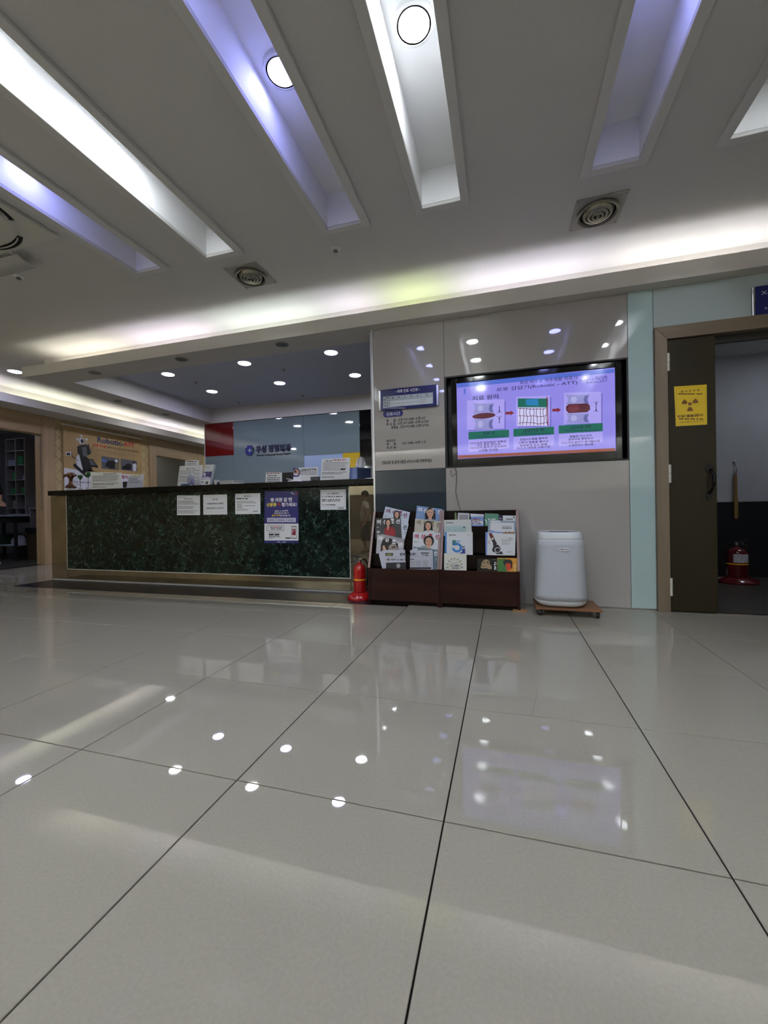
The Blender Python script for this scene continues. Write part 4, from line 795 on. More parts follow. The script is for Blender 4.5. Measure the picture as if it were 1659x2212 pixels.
build(B(DX0 + .001, YD + .05, DZ - .05, DX1, YD + .08, DZ), 'stop_rail', mat('door_gasket', (30, 26, 20), .5), door)
m_hinge = mat('pale_hinge', (205, 202, 192), .35)
for z0, z1 in ((1.807, 1.939), (.971, 1.107), (.123, .256)):
    h = build(MB().lathe([(.011, z0), (.012, z0 + .003), (.012, (z0 + z1) / 2 - .0015)], (DX0 + .004, YD - .011, 0), 14), 'hinge', m_hinge, leaf, smooth=True)
    build(MB().lathe([(.012, (z0 + z1) / 2 + .0015), (.012, z1 - .003), (.011, z1)], (DX0 + .004, YD - .011, 0), 14), 'hinge', m_hinge, leaf, smooth=True)
m_iron = mat('black_iron', (16, 14, 12), .4, metal=.4); hx, ht, hbm = 1.452, 1.09, .84
build(MB().tube([(hx + .01, YD - .004, ht - .03), (hx + .012, YD - .03, ht - .045), (hx + .014, YD - .048, ht - .09), (hx + .012, YD - .05, ht - .13), (hx + .006, YD - .036, ht - .18), (hx, YD - .004, ht - .21)], [.008, .009, .012, .012, .009, .007], 10), 'pull_handle', m_iron, leaf, smooth=True)
for zz in (ht - .02, hbm + .025):
    build(MB().prism([(hx + .022 * math.cos(a) * (1 - .25 * abs(math.sin(a))), YD - .006, zz + .036 * math.sin(a)) for a in [2 * math.pi * k / 14 for k in range(14)]], (0, .0055, 0)), 'handle_plate', m_iron, leaf)
ZX = (1440, 820, 16.59)
_, s = flat_sheet('warning_sticker', [(268, 250), (1435, 175), (1452, 1610), (330, 1672)], YD - .0012, mat('warning_yellow', (226, 190, 14), .35), 'yellow radiation warning notice stuck on the brown x-ray door', 'sign', zoom=ZX)
m_trf = mat('trefoil_brown', (122, 74, 12), .4); m_brn = mat('dark_brown_print', (70, 30, 14), .5)
for q_ in ([(340, 310), (1370, 245)], [(1370, 245), (1385, 1545)], [(1385, 1545), (350, 1610)], [(350, 1610), (340, 310)]): s.line(q_, 8, mat('ochre_line', (176, 140, 14), .5), 1)
s.text('방 사 선 구 역', 512, 1165, 408, 85, m_brn, .02, y1=None); s.text('(의료용방사선발생장치 사용중)', 420, 1290, 515, 48, m_brn, .02); s.ell(834, 870, 72, 62, m_trf, 2)
cx_, cy_ = s.p(834, 885); R = abs(s.p(1140, 885)[0] - cx_)
for a0 in (0, 120, 240):
    pts = []
    for k in range(9): a = math.radians(a0 + 8 + 44 * k / 8 + 0) if a0 != 240 else math.radians(248 + 44 * k / 8); pts.append((cx_ + R * math.cos(a), cy_ + R * math.sin(a) * .95))
    for k in range(8, -1, -1): a = math.radians(a0 + 8 + 44 * k / 8) if a0 != 240 else math.radians(248 + 44 * k / 8); pts.append((cx_ + R * .42 * math.cos(a), cy_ + R * .42 * math.sin(a) * .95))
    s.poly(pts, m_trf, 2, True)
s.text('허가없이 출입을 금합니다.', 390, 1322, 1295, 100, m_brn, .04); s.text('(의료법 제37조 제2항에 의한 표시)', 440, 1308, 1412, 52, m_brn, .03); s.text('T. 031-477-4821  F. 031-477-5119', 440, 1310, 1508, 46, m_brn, .02)
# x-ray sign over the door
q0 = U(1626, 620, 'y', YW - .025); q1 = U(1629, 684, 'y', YW - .025); zt_ = q0.z; zb_ = q1.z
xs_ = thing('room_sign', (q0.x + .2, YW, zb_), 'navy room sign with silver edge above the x-ray door frame', 'sign')
build(B(q0.x + .018, YW - .025, zb_, q0.x + .42, YW - .001, zt_), 'board', mat('sign_navy', (24, 30, 96), .3), xs_, bevel=.001); build(B(q0.x, YW - .022, zb_, q0.x + .0175, YW - .001, zt_), 'side_cap', m_chrome, xs_, bevel=.003); build(B(q0.x + .4205, YW - .022, zb_, q0.x + .438, YW - .001, zt_), 'side_cap', m_chrome, xs_, bevel=.003)
s = Sheet(xs_, (0, YW - .0255, zb_), (0, -1, 0)); s.text('X-ray실', 1644, 1700, 630, 13, m_wp, .01); s.text('Radiography', 1652, 1700, 664, 6, m_lil)
# things inside the x-ray room: hanging stick, small white tray
m_stick = mat('varnished_stick', (128, 96, 48), .5); p0 = U(1592, 1005, 'y', 5.40); p1 = U(1591, 1122, 'y', 5.40)
sk = thing('hanging_stick', (p0.x, 5.42, p1.z), 'long thin wooden stick hanging from a hook on the x-ray room wall', 'stick')
zt_ = U(1594, 996, 'y', 5.4).z; ym_ = U(1592, 1025, 'y', 5.40).z
build(MB().prism([(p0.x - .012, 5.425, ym_), (p0.x + .012, 5.425, ym_), (p0.x + .013, 5.425, p1.z + .25), (p0.x + .018, 5.425, p1.z + .2), (p0.x + .018, 5.425, p1.z + .02), (p0.x, 5.425, p1.z), (p0.x - .018, 5.425, p1.z + .02), (p0.x - .018, 5.425, p1.z + .2), (p0.x - .013, 5.425, p1.z + .25)], (0, .012, 0)), 'blade', m_stick, sk)
build(MB().tube([(p0.x, 5.43, ym_ - .005), (p0.x + .012, 5.43, ym_ + .05), (p0.x + .004, 5.44, zt_ - .03), (p0.x - .004, 5.44, ym_ + .03), (p0.x, 5.43, ym_)], .003, 6), 'cord', m_rubber, sk); build(MB().ball((p0.x + .004, 5.445, zt_), .014), 'hook', m_plastic, sk, smooth=True)
build(loft([superellipse(2.12, 5.22, z, a, a * .7, 24) for z, a in ((.001, .05), (.05, .075), (.10, .085))]), 'waste_tray', m_plastic, label='small white tray on the floor behind the x-ray room extinguisher', cat='tray', smooth=True)

# ------------------------------------------------------------------ hospital name on the reception wall
lg = thing('logo_sign', (-3.9, YB, 1.75), 'navy raised hospital name with cross emblem on the grey green glass', 'sign')
s = Sheet(lg, (0, YB - .0005, 1.9), (0, -1, 0), zoom=(520, 940, 13.825)); s.nm = 'letters'; m_ln = mat('logo_navy', (16, 16, 60), .3); m_lk = mat('logo_black', (8, 10, 12), .3)
s.text('우성 정형외과', 460, 1500, 395, 225, m_ln, .035, depth=.012, l=1); s.text('WooSung Orthopedic Surgery Hospital', 472, 1485, 585, 62, m_lk, .03, depth=.006, l=1)
def em(pts, m, d=.012):
    q = [s.W(*s.p(x, y), 1) for x, y in pts]; build(MB().prism(q, (0, -d, 0)), 'emblem', m, lg, bevel=.004)
em([(195, 312), (352, 305), (352, 600), (200, 608)], mat('emblem_navy', (24, 26, 104), .3)); em([(148, 378), (194, 376), (194, 552), (152, 556)], MATS['emblem_navy']); em([(353, 370), (408, 366), (408, 545), (353, 550)], mat('emblem_green', (18, 52, 50), .3))
q = [s.W(*s.p(280 + r * math.cos(a), 458 - r * math.sin(a)), 1) for r, a in [((75 if k % 2 == 0 else 26), math.pi / 4 * k) for k in range(8)]]; build(MB().prism([p + Vector((0, -.0125, 0)) for p in q], (0, -.001, 0)), 'emblem_star', mat('emblem_pale', (150, 164, 166), .3), lg)

# ------------------------------------------------------------------ things on the counter
ZTOP = 1.1002
m_clear = mat('clear_acrylic', (225, 235, 240), .05, trans=.95, ior=1.2)
def stand_sheet(zoom, quad, y, label, m=m_pap, th=.004, name='counter_sign', cat='sign', foot=True):
    pts = [U(zoom[0] + a / zoom[2], zoom[1] + b / zoom[2], 'y', y) for a, b in quad]
    pts[2].z = pts[3].z = ZTOP
    t = thing(name, ((pts[2].x + pts[3].x) / 2, y, ZTOP), label, cat); build(MB().prism(pts, (0, th, 0)), 'sheet', m, t)
    if foot: build(B(min(pts[2].x, pts[3].x) + .01, y + th + .0005, ZTOP, max(pts[2].x, pts[3].x) - .01, y + .035, ZTOP + .003), 'foot', m_clear, t)
    s = Sheet(t, (0, y, 1.2), (0, -1, 0), zoom=zoom); s.slope = -.02; return s
Zl = (120, 900, 7.541); Zc_ = (380, 960, 9.217); Zr = (560, 960, 6.144)
s = stand_sheet(Zl, [(570, 905), (1065, 912), (1080, 1155), (580, 1180)], 3.80, 'white document sheet in a clear stand beside the bronze ornament')
s.text('제증명 발급 절차', 775, 998, 935, 26, m_ink, .02); s.lines(595, 1035, 955, 1060, 6, m_ink, .36, rag=.1); s.lines(605, 1050, 1075, 1120, 2, m_ink, .4, seed=3); s.lines(605, 850, 1138, 1155, 1, m_ink, .5)
s = stand_sheet(Zl, [(1195, 935), (1437, 938), (1415, 1098), (1140, 1090)], 4.12, 'tilted white notice above the small white printer on the counter', foot=False)
s.lines(1225, 1400, 940, 965, 1, m_yel, .5); s.lines(1190, 1390, 970, 1090, 5, m_ink, .3, rag=.3); 
pt = thing('desk_printer', (-4.47, 4.2, ZTOP), 'small white desk printer with a dark slot on the counter', 'printer')
a = U(Zl[0] + 1078 / Zl[2], 1050, 'y', 4.16).x; b = U(Zl[0] + 1262 / Zl[2], 1050, 'y', 4.16).x
build(B(a, 4.16, ZTOP, b, 4.32, ZTOP + .05), 'body', m_plastic, pt, bevel=.006); build(B(a + .004, 4.17, ZTOP + .051, a + (b - a) * .5, 4.31, ZTOP + .13), 'lid', m_blackm, pt, bevel=.004)
# bronze ornament
m_bronze = mat('bronze', (92, 60, 36), .35, metal=.5, noise=(30, .3)); c = U(Zl[0] + 250 / Zl[2], 1050, 'y', 3.85)
tz = U(Zl[0] + 250 / Zl[2], Zl[1] + 890 / Zl[2], 'y', 3.85).z; H_ = tz - ZTOP
orn = thing('bronze_ornament', (c.x, 3.85, ZTOP), 'bronze turtle shaped ornament on a turned pedestal and white block', 'ornament')
build(MB().lathe([(.052, 0), (.052, H_ * .18)], (c.x, 3.85, ZTOP), 6), 'block', m_plastic, orn, bevel=.003)
build(MB().lathe([(.060, H_*.185), (.062, H_*.24), (.045, H_*.32), (.026, H_*.38), (.019, H_*.5), (.021, H_*.62), (.034, H_*.72)], (c.x, 3.85, ZTOP), 20), 'pedestal', m_bronze, orn, smooth=True)
mb = MB(); zb = ZTOP + H_ * .82; mb.ball((c.x, 3.85, zb), .066, .045, H_ * .13); mb.ball((c.x - .07, 3.84, zb + .0), .022, .018, .016); mb.ball((c.x + .085, 3.84, zb - .012), .026, .016, .014)
mb.tube([(c.x + .05, 3.84, zb), (c.x + .10, 3.84, zb - .012), (c.x + .12, 3.84, zb - .002)], [.016, .01, .004], 8)
for dx in (-.05, .05): mb.tube([(c.x + dx, 3.82, zb - .01), (c.x + dx * 1.25, 3.80, zb - H_ * .12)], [.014, .008], 8)
build(mb, 'turtle', m_bronze, orn, smooth=True)
def topiary(px, py_top, w, lab, heart):
    p = U(Zl[0] + px / Zl[2], Zl[1] + py_top / Zl[2], 'y', 3.82); t = thing('potted_topiary', (p.x, 3.82, ZTOP), lab, 'ornament'); m_lf = mat('topiary_green', (36, 84, 34), .6, noise=(90, .4)); zc = p.z - w
    build(MB().lathe([(.018, 0), (.024, .035), (.026, .036), (.026, .042)], (p.x, 3.82, ZTOP), 16), 'pot', m_plastic, t, smooth=True); build(MB().tube([(p.x, 3.82, ZTOP + .04), (p.x, 3.82, zc)], .003, 6), 'stem', m_bronze, t)
    if heart:
        pts = []
        for k in range(28): a = 2 * math.pi * k / 28; pts.append((p.x + w * 1.0 * math.sin(a) ** 3, 3.81, zc + w * (.81 * math.cos(a) - .31 * math.cos(2 * a) - .125 * math.cos(3 * a) - .06 * math.cos(4 * a))))
        build(MB().prism(pts, (0, .02, 0)), 'heart', m_lf, t, bevel=.006)
    else:
        build(MB().ball((p.x, 3.82, zc), w, w * .6, w), 'crown', m_lf, t, smooth=True); build(MB().ball((p.x - .005, 3.80, zc + .006), .012), 'bead', mat('pale_green_bead', (170, 190, 120), .4), t, smooth=True)
topiary(400, 940, .033, 'small heart shaped topiary on a thin stem', True); topiary(530, 892, .036, 'small round dark topiary with a pale bead', False)
# middle group
s = stand_sheet(Zc_, [(75, 430), (540, 408), (502, 790), (20, 782)], 3.86, 'white price sheet in a leaning stand behind the sanitizer bottle')
s.text('제증명 수수료 안내', 210, 372, 486, 18, m_ink); s.lines(80, 490, 510, 600, 4, m_ink, .28, rag=.3); s.lines(60, 450, 620, 680, 2, m_ink, .3, seed=5); s.lines(50, 440, 690, 750, 3, m_ink, .28, seed=6)
s = stand_sheet(Zc_, [(185, 322), (450, 314), (446, 415), (170, 432)], 3.955, 'small clear card holder standing above the price sheet', th=.006); s.text('Reception 접수', 222, 415, 342, 22, m_ink, .03); s.lines(222, 405, 378, 398, 1, m_ink, .6); s.lines(190, 440, 410, 420, 1, m_ink, .5)
bp_ = U(Zc_[0] + 300 / Zc_[2], 1040, 'y', 3.76); sb = thing('sanitizer_bottle', (bp_.x, 3.76, ZTOP), 'clear pump bottle of hand sanitizer on the counter edge', 'bottle')
ztp = U(bp_.x and Zc_[0] + 300 / Zc_[2], Zc_[1] + 485 / Zc_[2], 'y', 3.76).z; hB = ztp - ZTOP
build(MB().lathe([(.030, 0), (.036, .006), (.036, hB*.42), (.030, hB*.52), (.014, hB*.62), (.013, hB*.66)], (bp_.x, 3.76, ZTOP), 24), 'bottle_body', mat('bottle_plastic', (200, 208, 226), .08, trans=.7, ior=1.25), sb, smooth=True)
build(MB().lathe([(.016, hB*.66), (.016, hB*.74), (.005, hB*.76), (.005, hB*.93), (.012, hB*.94), (.012, hB)], (bp_.x, 3.76, ZTOP), 16), 'pump', m_plastic, sb, smooth=True); build(MB().tube([(bp_.x, 3.76, ZTOP + hB * .96), (bp_.x - .03, 3.75, ZTOP + hB * .95), (bp_.x - .042, 3.748, ZTOP + hB * .9)], .004, 8), 'spout', m_plastic, sb, smooth=True)
build(MB().lathe([(.0365, hB*.14), (.0368, hB*.15), (.0368, hB*.36), (.0365, hB*.37)], (bp_.x, 3.76, ZTOP), 24), 'wrap', mat('bottle_label', (150, 150, 190), .4), sb, smooth=True)
a = U(Zc_[0] + 95 / Zc_[2], 1040, 'y', 3.74).x; b = U(Zc_[0] + 222 / Zc_[2], 1040, 'y', 3.74).x; z1 = U(Zc_[0] + 150 / Zc_[2], Zc_[1] + 782 / Zc_[2], 'y', 3.74).z
build(B(a, 3.74, ZTOP, b, 3.80, max(z1, ZTOP + .012)), 'pen_tray', mat('tray_blue', (52, 92, 128), .4), label='low blue pen tray on the counter beside the pump bottle', cat='tray', bevel=.004)
s = stand_sheet(Zc_, [(585, 405), (766, 400), (665, 805), (482, 800)], 3.80, 'leaning leaflet holder with white, navy and purple leaflets', th=.03, name='leaflet_holder', cat='leaflet holder')
s.poly([(552, 545), (722, 540), (690, 690), (515, 700)], mat('leaflet_violet', (70, 62, 128), .4), 1); s.ell(570, 600, 26, 40, m_lil, 2); s.rect(605, 568, 665, 590, m_khaki, 2); s.poly([(530, 655), (640, 640), (690, 665), (680, 695), (530, 695)], m_lil, 2); s.rect(515, 740, 545, 760, m_ink, 1); s.rect(590, 742, 610, 790, m_ink, 1); s.rect(615, 735, 640, 790, m_ink, 1); s.lines(590, 690, 430, 500, 3, m_inkg, .25, rag=.4)
a = U(Zc_[0] + 722 / Zc_[2], 1040, 'y', 3.78).x; b = U(Zc_[0] + 845 / Zc_[2], 1040, 'y', 3.78).x; z1 = U(Zc_[0] + 780 / Zc_[2], Zc_[1] + 705 / Zc_[2], 'y', 3.78).z
cl = thing('ink_pad_set', ((a + b) / 2, 3.80, ZTOP), 'small white dispenser between two black stamps on the counter', 'stamp'); w_ = (b - a) / 3
build(B(a + w_, 3.78, ZTOP, b - w_, 3.83, z1), 'dispenser', m_plastic, cl, bevel=.004)
for x in (a, b - w_): build(MB().lathe([(w_ * .45, 0), (w_ * .45, (z1 - ZTOP) * .55), (w_ * .3, (z1 - ZTOP) * .62)], (x + w_ / 2, 3.80, ZTOP), 14), 'stamp', m_blackm, cl, smooth=True)
a = U(Zc_[0] + 852 / Zc_[2], 1040, 'y', 3.95).x; b = U(Zc_[0] + 1150 / Zc_[2], 1040, 'y', 3.95).x; z1 = U(Zc_[0] + 1000 / Zc_[2], Zc_[1] + 722 / Zc_[2], 'y', 3.95).z
bx = thing('document_tray', ((a + b) / 2, 4.02, ZTOP), 'flat ivory document box on the counter', 'box'); build(B(a, 3.95, ZTOP, b, 4.15, z1 - .012), 'body', mat('ivory_plastic', (205, 205, 190), .5), bx, bevel=.003); build(B(a - .003, 3.945, z1 - .0118, b + .003, 4.155, z1), 'lid', MATS['ivory_plastic'], bx, bevel=.003)
# right group
s = stand_sheet(Zr, [(88, 376), (299, 374), (300, 500), (80, 508)], 3.80, 'small white notice card with dark top line beside the monitor'); s.lines(95, 280, 378, 396, 1, m_redp, .6); s.lines(115, 270, 405, 425, 1, m_ink, .5, seed=2); s.lines(100, 280, 432, 500, 3, m_ink, .42, rag=.15, seed=3)
mo = thing('computer_monitor', (-2.25, 4.2, ZTOP - .36), 'black back of a computer monitor behind the counter signs', 'monitor')
p = [U(Zr[0] + a / Zr[2], Zr[1] + b / Zr[2], 'y', 4.45) for a, b in ((300, 372), (690, 335))]; zt_ = p[0].z
build(B(p[0].x, 4.45, .80, p[1].x, 4.49, zt_), 'shell', m_blackm, mo, bevel=.008); build(B((p[0].x + p[1].x) / 2 - .03, 4.47, .742, (p[0].x + p[1].x) / 2 + .03, 4.50, .80), 'neck', m_blackm, mo); build(B((p[0].x + p[1].x) / 2 - .12, 4.40, .731, (p[0].x + p[1].x) / 2 + .12, 4.60, .742), 'foot', m_blackm, mo)
dk = thing('staff_desk', (-3.2, 4.6, 0), 'long inner staff desk behind the reception counter', 'desk'); build(B(-5.0, 4.345, .70, -1.16, 4.95, .73), 'desktop', mat('desk_grey', (150, 146, 138), .5), dk)
for x in (-4.95, -3.1, -1.25): build(B(x, 4.37, 0.001, x + .04, 4.92, .6995), 'leg_panel', m_core, dk)
s = stand_sheet(Zr, [(448, 312), (780, 300), (785, 425), (452, 432)], 3.86, 'white sign plate with navy end and cartoon card photo asking for identification', th=.006)
s.poly([(448, 312), (515, 311), (540, 345), (545, 385), (520, 430), (452, 432)], m_navy, 1); s.ell(492, 372, 40, 46, mat('print_peach', (190, 150, 120), .5), 2); s.rect(465, 345, 490, 375, m_ink, 3); s.rect(458, 385, 512, 410, m_lil, 3); s.text('신분증을 제시해 주세요', 545, 762, 336, 30, m_ink, .03, l=2); s.lines(545, 765, 355, 405, 3, m_ink, .35, rag=.1)
a = U(Zr[0] + 360 / Zr[2], 1040, 'y', 3.78).x; b = U(Zr[0] + 600 / Zr[2], 1040, 'y', 3.78).x
pp = thing('paper_pile', ((a + b) / 2, 3.82, ZTOP), 'low pile of white papers and pens on the counter', 'papers')
for k in range(4): build(MB().prism([(a + .01 * k, 3.76 + .004 * k, ZTOP + .006 * k), (b - .012 * k, 3.75 + .006 * k, ZTOP + .006 * k), (b - .004 * k, 3.845, ZTOP + .006 * k), (a + .006 * k, 3.85, ZTOP + .006 * k)], (0, 0, .0058)), 'paper_stack', m_pap, pp)
build(MB().tube([(a + .002, 3.78, ZTOP + .045), (a + .07, 3.80, ZTOP + .028)], .004, 6), 'pen', m_plastic, pp, smooth=True)
s = stand_sheet(Zr, [(680, 432), (805, 428), (806, 472), (682, 478)], 3.77, 'small black card with grey capital letters before the big sheet', m_blackm, name='name_card', cat='card'); s.text('FORM', 690, 788, 458, 36, m_inkg, .04)
s = stand_sheet(Zr, [(832, 196), (1208, 174), (1192, 460), (808, 472)], 3.76, 'large white document procedure sheet beside the blue tissue box')
s.text('제증명 발급', 880, 965, 220, 14, m_ink, .02); s.text('서류 발급 절차', 978, 1150, 205, 28, m_redp, .02); s.lines(845, 1180, 232, 350, 6, m_ink, .3, rag=.12); s.rect(1080, 322, 1142, 336, m_ink, 2); s.lines(835, 1175, 360, 400, 2, m_ink, .35, seed=4); s.lines(830, 1005, 425, 442, 1, m_ink, .5)
tx = thing('tissue_box', (-1.37, 3.86, ZTOP), 'blue and white tissue box with a tissue pulled up', 'tissue box')
x0 = U(Zr[0] + 1195 / Zr[2], 1030, 'y', 3.80).x; x1 = U(Zr[0] + 1298 / Zr[2], 1030, 'y', 3.80).x; z1 = U(Zr[0] + 1245 / Zr[2], Zr[1] + 306 / Zr[2], 'y', 3.80).z; zz = z1 - ZTOP
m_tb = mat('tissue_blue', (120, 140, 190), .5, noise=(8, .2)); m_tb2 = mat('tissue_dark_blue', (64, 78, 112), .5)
build(MB().prism([(x0, 3.80, ZTOP), (x1, 3.80, ZTOP), (x1 + .10, 3.93, ZTOP), (x0 + .10, 3.93, ZTOP)], (0, 0, zz)), 'carton', m_tb, tx)
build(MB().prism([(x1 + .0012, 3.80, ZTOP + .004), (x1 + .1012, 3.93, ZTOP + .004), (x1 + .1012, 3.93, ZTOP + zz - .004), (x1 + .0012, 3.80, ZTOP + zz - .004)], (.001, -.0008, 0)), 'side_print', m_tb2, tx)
mb = MB(); cx_ = (x0 + x1) / 2 + .045
g_ = []
for j in range(7):
    f = j / 6; row = []
    for k in range(9): t = k / 8 - .5; row.append((cx_ + t * (.05 + .05 * math.sin(f * 2.6)) + .02 * f, 3.855 + .018 * math.sin(k * 1.7 + f * 2) * (.4 + f) + .01 * t, ZTOP + zz - .004 + f * .115 * (1 - .35 * t * t * 4) + .01 * math.sin(k * 2.2)))
    g_.append(row)
mb.add([p for r in g_ for p in r], [(j*9+k, j*9+k+1, (j+1)*9+k+1, (j+1)*9+k) for j in range(6) for k in range(8)])
build(mb, 'tissue', mat('tissue_white', (228, 228, 230), .8), tx, smooth=True)

# ------------------------------------------------------------------ banner on the left wall
xb = XLW + .03
bt = [U(136, 917, 'x', xb), U(305, 949, 'x', xb)]; y0_, y1_ = bt[0].y, bt[1].y; zt_ = (bt[0].z + bt[1].z) / 2
bn = thing('wall_banner', (xb, (y0_ + y1_) / 2, .72), 'tan fabric banner with a robotic traction chair hung on the quilted wall', 'banner')
build(B(xb - .003, y0_, .72, xb, y1_, zt_), 'fabric', mat('banner_tan', (186, 154, 104), .6, noise=(1.2, .25)), bn)
build(MB().tube([(xb, y0_ - .03, zt_ + .008), (xb, y1_ + .01, zt_ + .008)], .013, 10), 'rod', mat('rod_white', (225, 222, 215), .3), bn, smooth=True)
s = Sheet(bn, (xb, 5.9, 1.8), (1, 0, 0), zoom=Zl); b_nv = mat('banner_navy', (34, 48, 96), .5); b_rd = mat('banner_red', (196, 40, 36), .5); b_wt = mat('banner_white', (216, 216, 226), .5); b_bk = mat('banner_black', (20, 20, 28), .5); b_gr = mat('banner_grey', (92, 92, 100), .5)
s.text('Robotic-', 680, 1108, 408, 92, b_nv, .03); s.text('ATT', 1112, 1282, 458, 74, b_rd, .03); s.text('로봇 비수술', 612, 822, 475, 46, b_rd, .03); s.text('척추디스크 (목·허리) 척추관협착증', 835, 1350, 540, 46, b_bk, .015); s.text("The World's only Non-surgical robotic spine traction", 652, 1330, 590, 24, b_gr); s.text('Decompression system', 872, 1145, 622, 24, b_gr)
s.poly([(138, 830), (560, 905), (580, 1200), (145, 1200)], b_wt, 1); s.text('Spinal Tractor & Ro', 290, 575, 1070, 34, b_nv, .02); s.text('척추감압', 330, 410, 1105, 30, b_gr, .02); s.text('합치', 1075, 1175, 985, 55, mat('banner_crimson', (150, 20, 60), .5), .03); s.poly([(565, 905), (1200, 940), (1420, 1010), (1420, 1180), (570, 1190)], b_wt, 1)
for (a, b, c, d) in ((748, 640, 1035, 870), (1062, 682, 1325, 892)): s.poly([(a, b), (c, b + 45), (c, d + 5), (a, d - 25)], b_gr, 1)
s.poly([(755, 680), (820, 700), (830, 740), (755, 735)], mat('banner_sky', (80, 110, 190), .5), 2); s.poly([(800, 800), (850, 720), (930, 715), (1000, 760), (990, 840), (900, 850)], b_bk, 2); s.ell(990, 720, 24, 28, b_wt, 3); s.poly([(960, 760), (1025, 760), (1020, 870), (975, 865)], m_khaki, 3); s.poly([(1080, 820), (1180, 760), (1240, 780), (1230, 870), (1085, 860)], b_bk, 2); s.poly([(1255, 780), (1290, 755), (1318, 790), (1310, 890), (1262, 885)], b_wt, 3); s.ell(1275, 745, 18, 22, b_bk, 4)
# traction chair drawing
s.poly([(290, 770), (330, 765), (545, 945), (545, 1000), (500, 990), (290, 810)], b_bk, 2); s.ell(523, 950, 30, 42, MATS['topiary_green'], 3); s.poly([(325, 690), (355, 630), (385, 620), (440, 860), (440, 880), (345, 790)], b_wt, 3); s.poly([(375, 600), (460, 620), (560, 700), (600, 880), (460, 900), (400, 700)], b_bk, 2)
s.poly([(350, 490), (400, 460), (540, 450), (575, 590), (540, 630), (360, 600)], b_bk, 3); s.poly([(425, 500), (500, 495), (520, 640), (450, 650)], b_gr, 4); s.poly([(510, 700), (600, 690), (695, 820), (690, 835), (560, 810)], b_bk, 4); s.poly([(540, 715), (595, 705), (660, 795), (575, 790)], b_gr, 5); s.poly([(390, 345), (440, 340), (470, 390), (465, 440), (400, 445), (380, 410)], b_wt, 3); s.ell(432, 400, 26, 34, b_bk, 4)
for x in (360, 505): s.ell(x, 370, 22, 20, b_wt, 3); s.line([(x, 380), (x - 20 if x < 400 else x + 10, 470)], 6, b_wt, 3)
s.line([(600, 480), (585, 590), (540, 600)], 6, b_bk, 3); s.line([(265, 600), (265, 645), (370, 720)], 12, b_bk, 3); s.rect(165, 575, 255, 635, b_wt, 3); s.rect(178, 590, 238, 628, b_bk, 4); s.ell(420, 312, 26, 14, b_wt, 3); s.poly([(470, 900), (560, 860), (655, 890), (560, 895)], b_bk, 2)

# ------------------------------------------------------------------ ceiling fixtures
m_vent = mat('vent_plate', (150, 148, 140), .35, metal=.3); m_vring = mat('vent_ring', (110, 106, 92), .35, metal=.3); m_dark = mat('dark_void', (16, 16, 16), .8); m_throat = mat('vent_throat', (62, 60, 52), .6)
def vent(cx, cy, lab):
    z = ZC; t = thing('ceiling_vent', (cx, cy, z - .012), lab, 'vent', 'round ceiling vents')
    build(B(cx - .15, cy - .15, z - .008, cx + .15, cy + .15, z - .0005), 'plate', m_vent, t, bevel=.003)
    build(MB().lathe([(.118, -.009), (.128, -.016), (.120, -.024), (.108, -.020), (.104, -.009)], (cx, cy, z), 40), 'outer_ring', m_vring, t, smooth=True)
    build(MB().lathe([(0, -.0085), (.103, -.0082)], (cx, cy, z), 32), 'throat', m_throat, t)
    for k, r in enumerate((.082, .058, .034)): build(MB().lathe([(r, -.012), (r + .014, -.010), (r + .004, -.026 - .004 * k), (r - .012, -.028 - .004 * k), (r - .012, -.026 - .004 * k), (r, -.012)], (cx, cy, z), 32), 'cone_ring', mat('vent_cone', (150, 147, 130), .25, metal=.75), t, smooth=True)
    build(MB().lathe([(0, -.042), (.010, -.040), (.013, -.030), (.013, -.010)], (cx, cy, z), 16), 'centre_screw', m_vring, t, smooth=True)
    for sx in (-1, 1):
        for sy in (-1, 1): build(MB().lathe([(0, -.0105), (.005, -.0095), (.005, -.008)], (cx + sx * .135, cy + sy * .135, z), 8), 'screw', m_vring, t)
vent(.622, 2.975, 'round metal ceiling vent on a square plate above the television'); vent(-1.95, 2.91, 'round metal ceiling vent on a square plate near the white light slot')
def sprinkler(p, lab, grp, big=False):
    t = thing('sprinkler_head', p, lab, 'sprinkler', grp); r = .034 if big else .026
    build(MB().lathe([(r, 0), (r, -.004), (r * .8, -.008), (r * .5, -.009)][::-1], p, 20), 'rose', m_plastic if big else m_vent, t, smooth=True); build(MB().lathe([(r * .5, -.022), (r * .55, -.018), (.006, -.016), (.006, -.008)], p, 14), 'deflector', m_vring, t, smooth=True)
sprinkler(U(725, 537, 'z', ZC), 'white sprinkler head on the open ceiling before the cove', None, True); sprinkler(U(40, 597, 'z', ZC), 'white sprinkler head beside the ceiling air conditioner', None, True)
for x, y in ((423, 825), (613, 798), (653, 854), (516, 869)): sprinkler(U(x, y, 'z', ZT), 'tiny sprinkler head between the reception downlights', 'sprinklers over reception')
m_down = mat('downlight_glow', (240, 244, 255), emit=DOWN_E); m_downv = mat('downlight_violet', (206, 206, 255), emit=DOWN_E)
def downlight(p, m, lab, grp, r=.075, lit=True):
    t = thing('ceiling_downlight', p, lab, 'downlight', grp)
    build(MB().lathe([(r + .012, -.001), (r + .012, -.004), (r + .002, -.008), (r, -.004), (r, -.001)][::-1], p, 28), 'rim', m_plastic if lit else m_vent, t, smooth=True); build(MB().lathe([(0, -.0055), (r, -.0035), (r, -.001)], p, 28), 'lens', m, t, smooth=True)
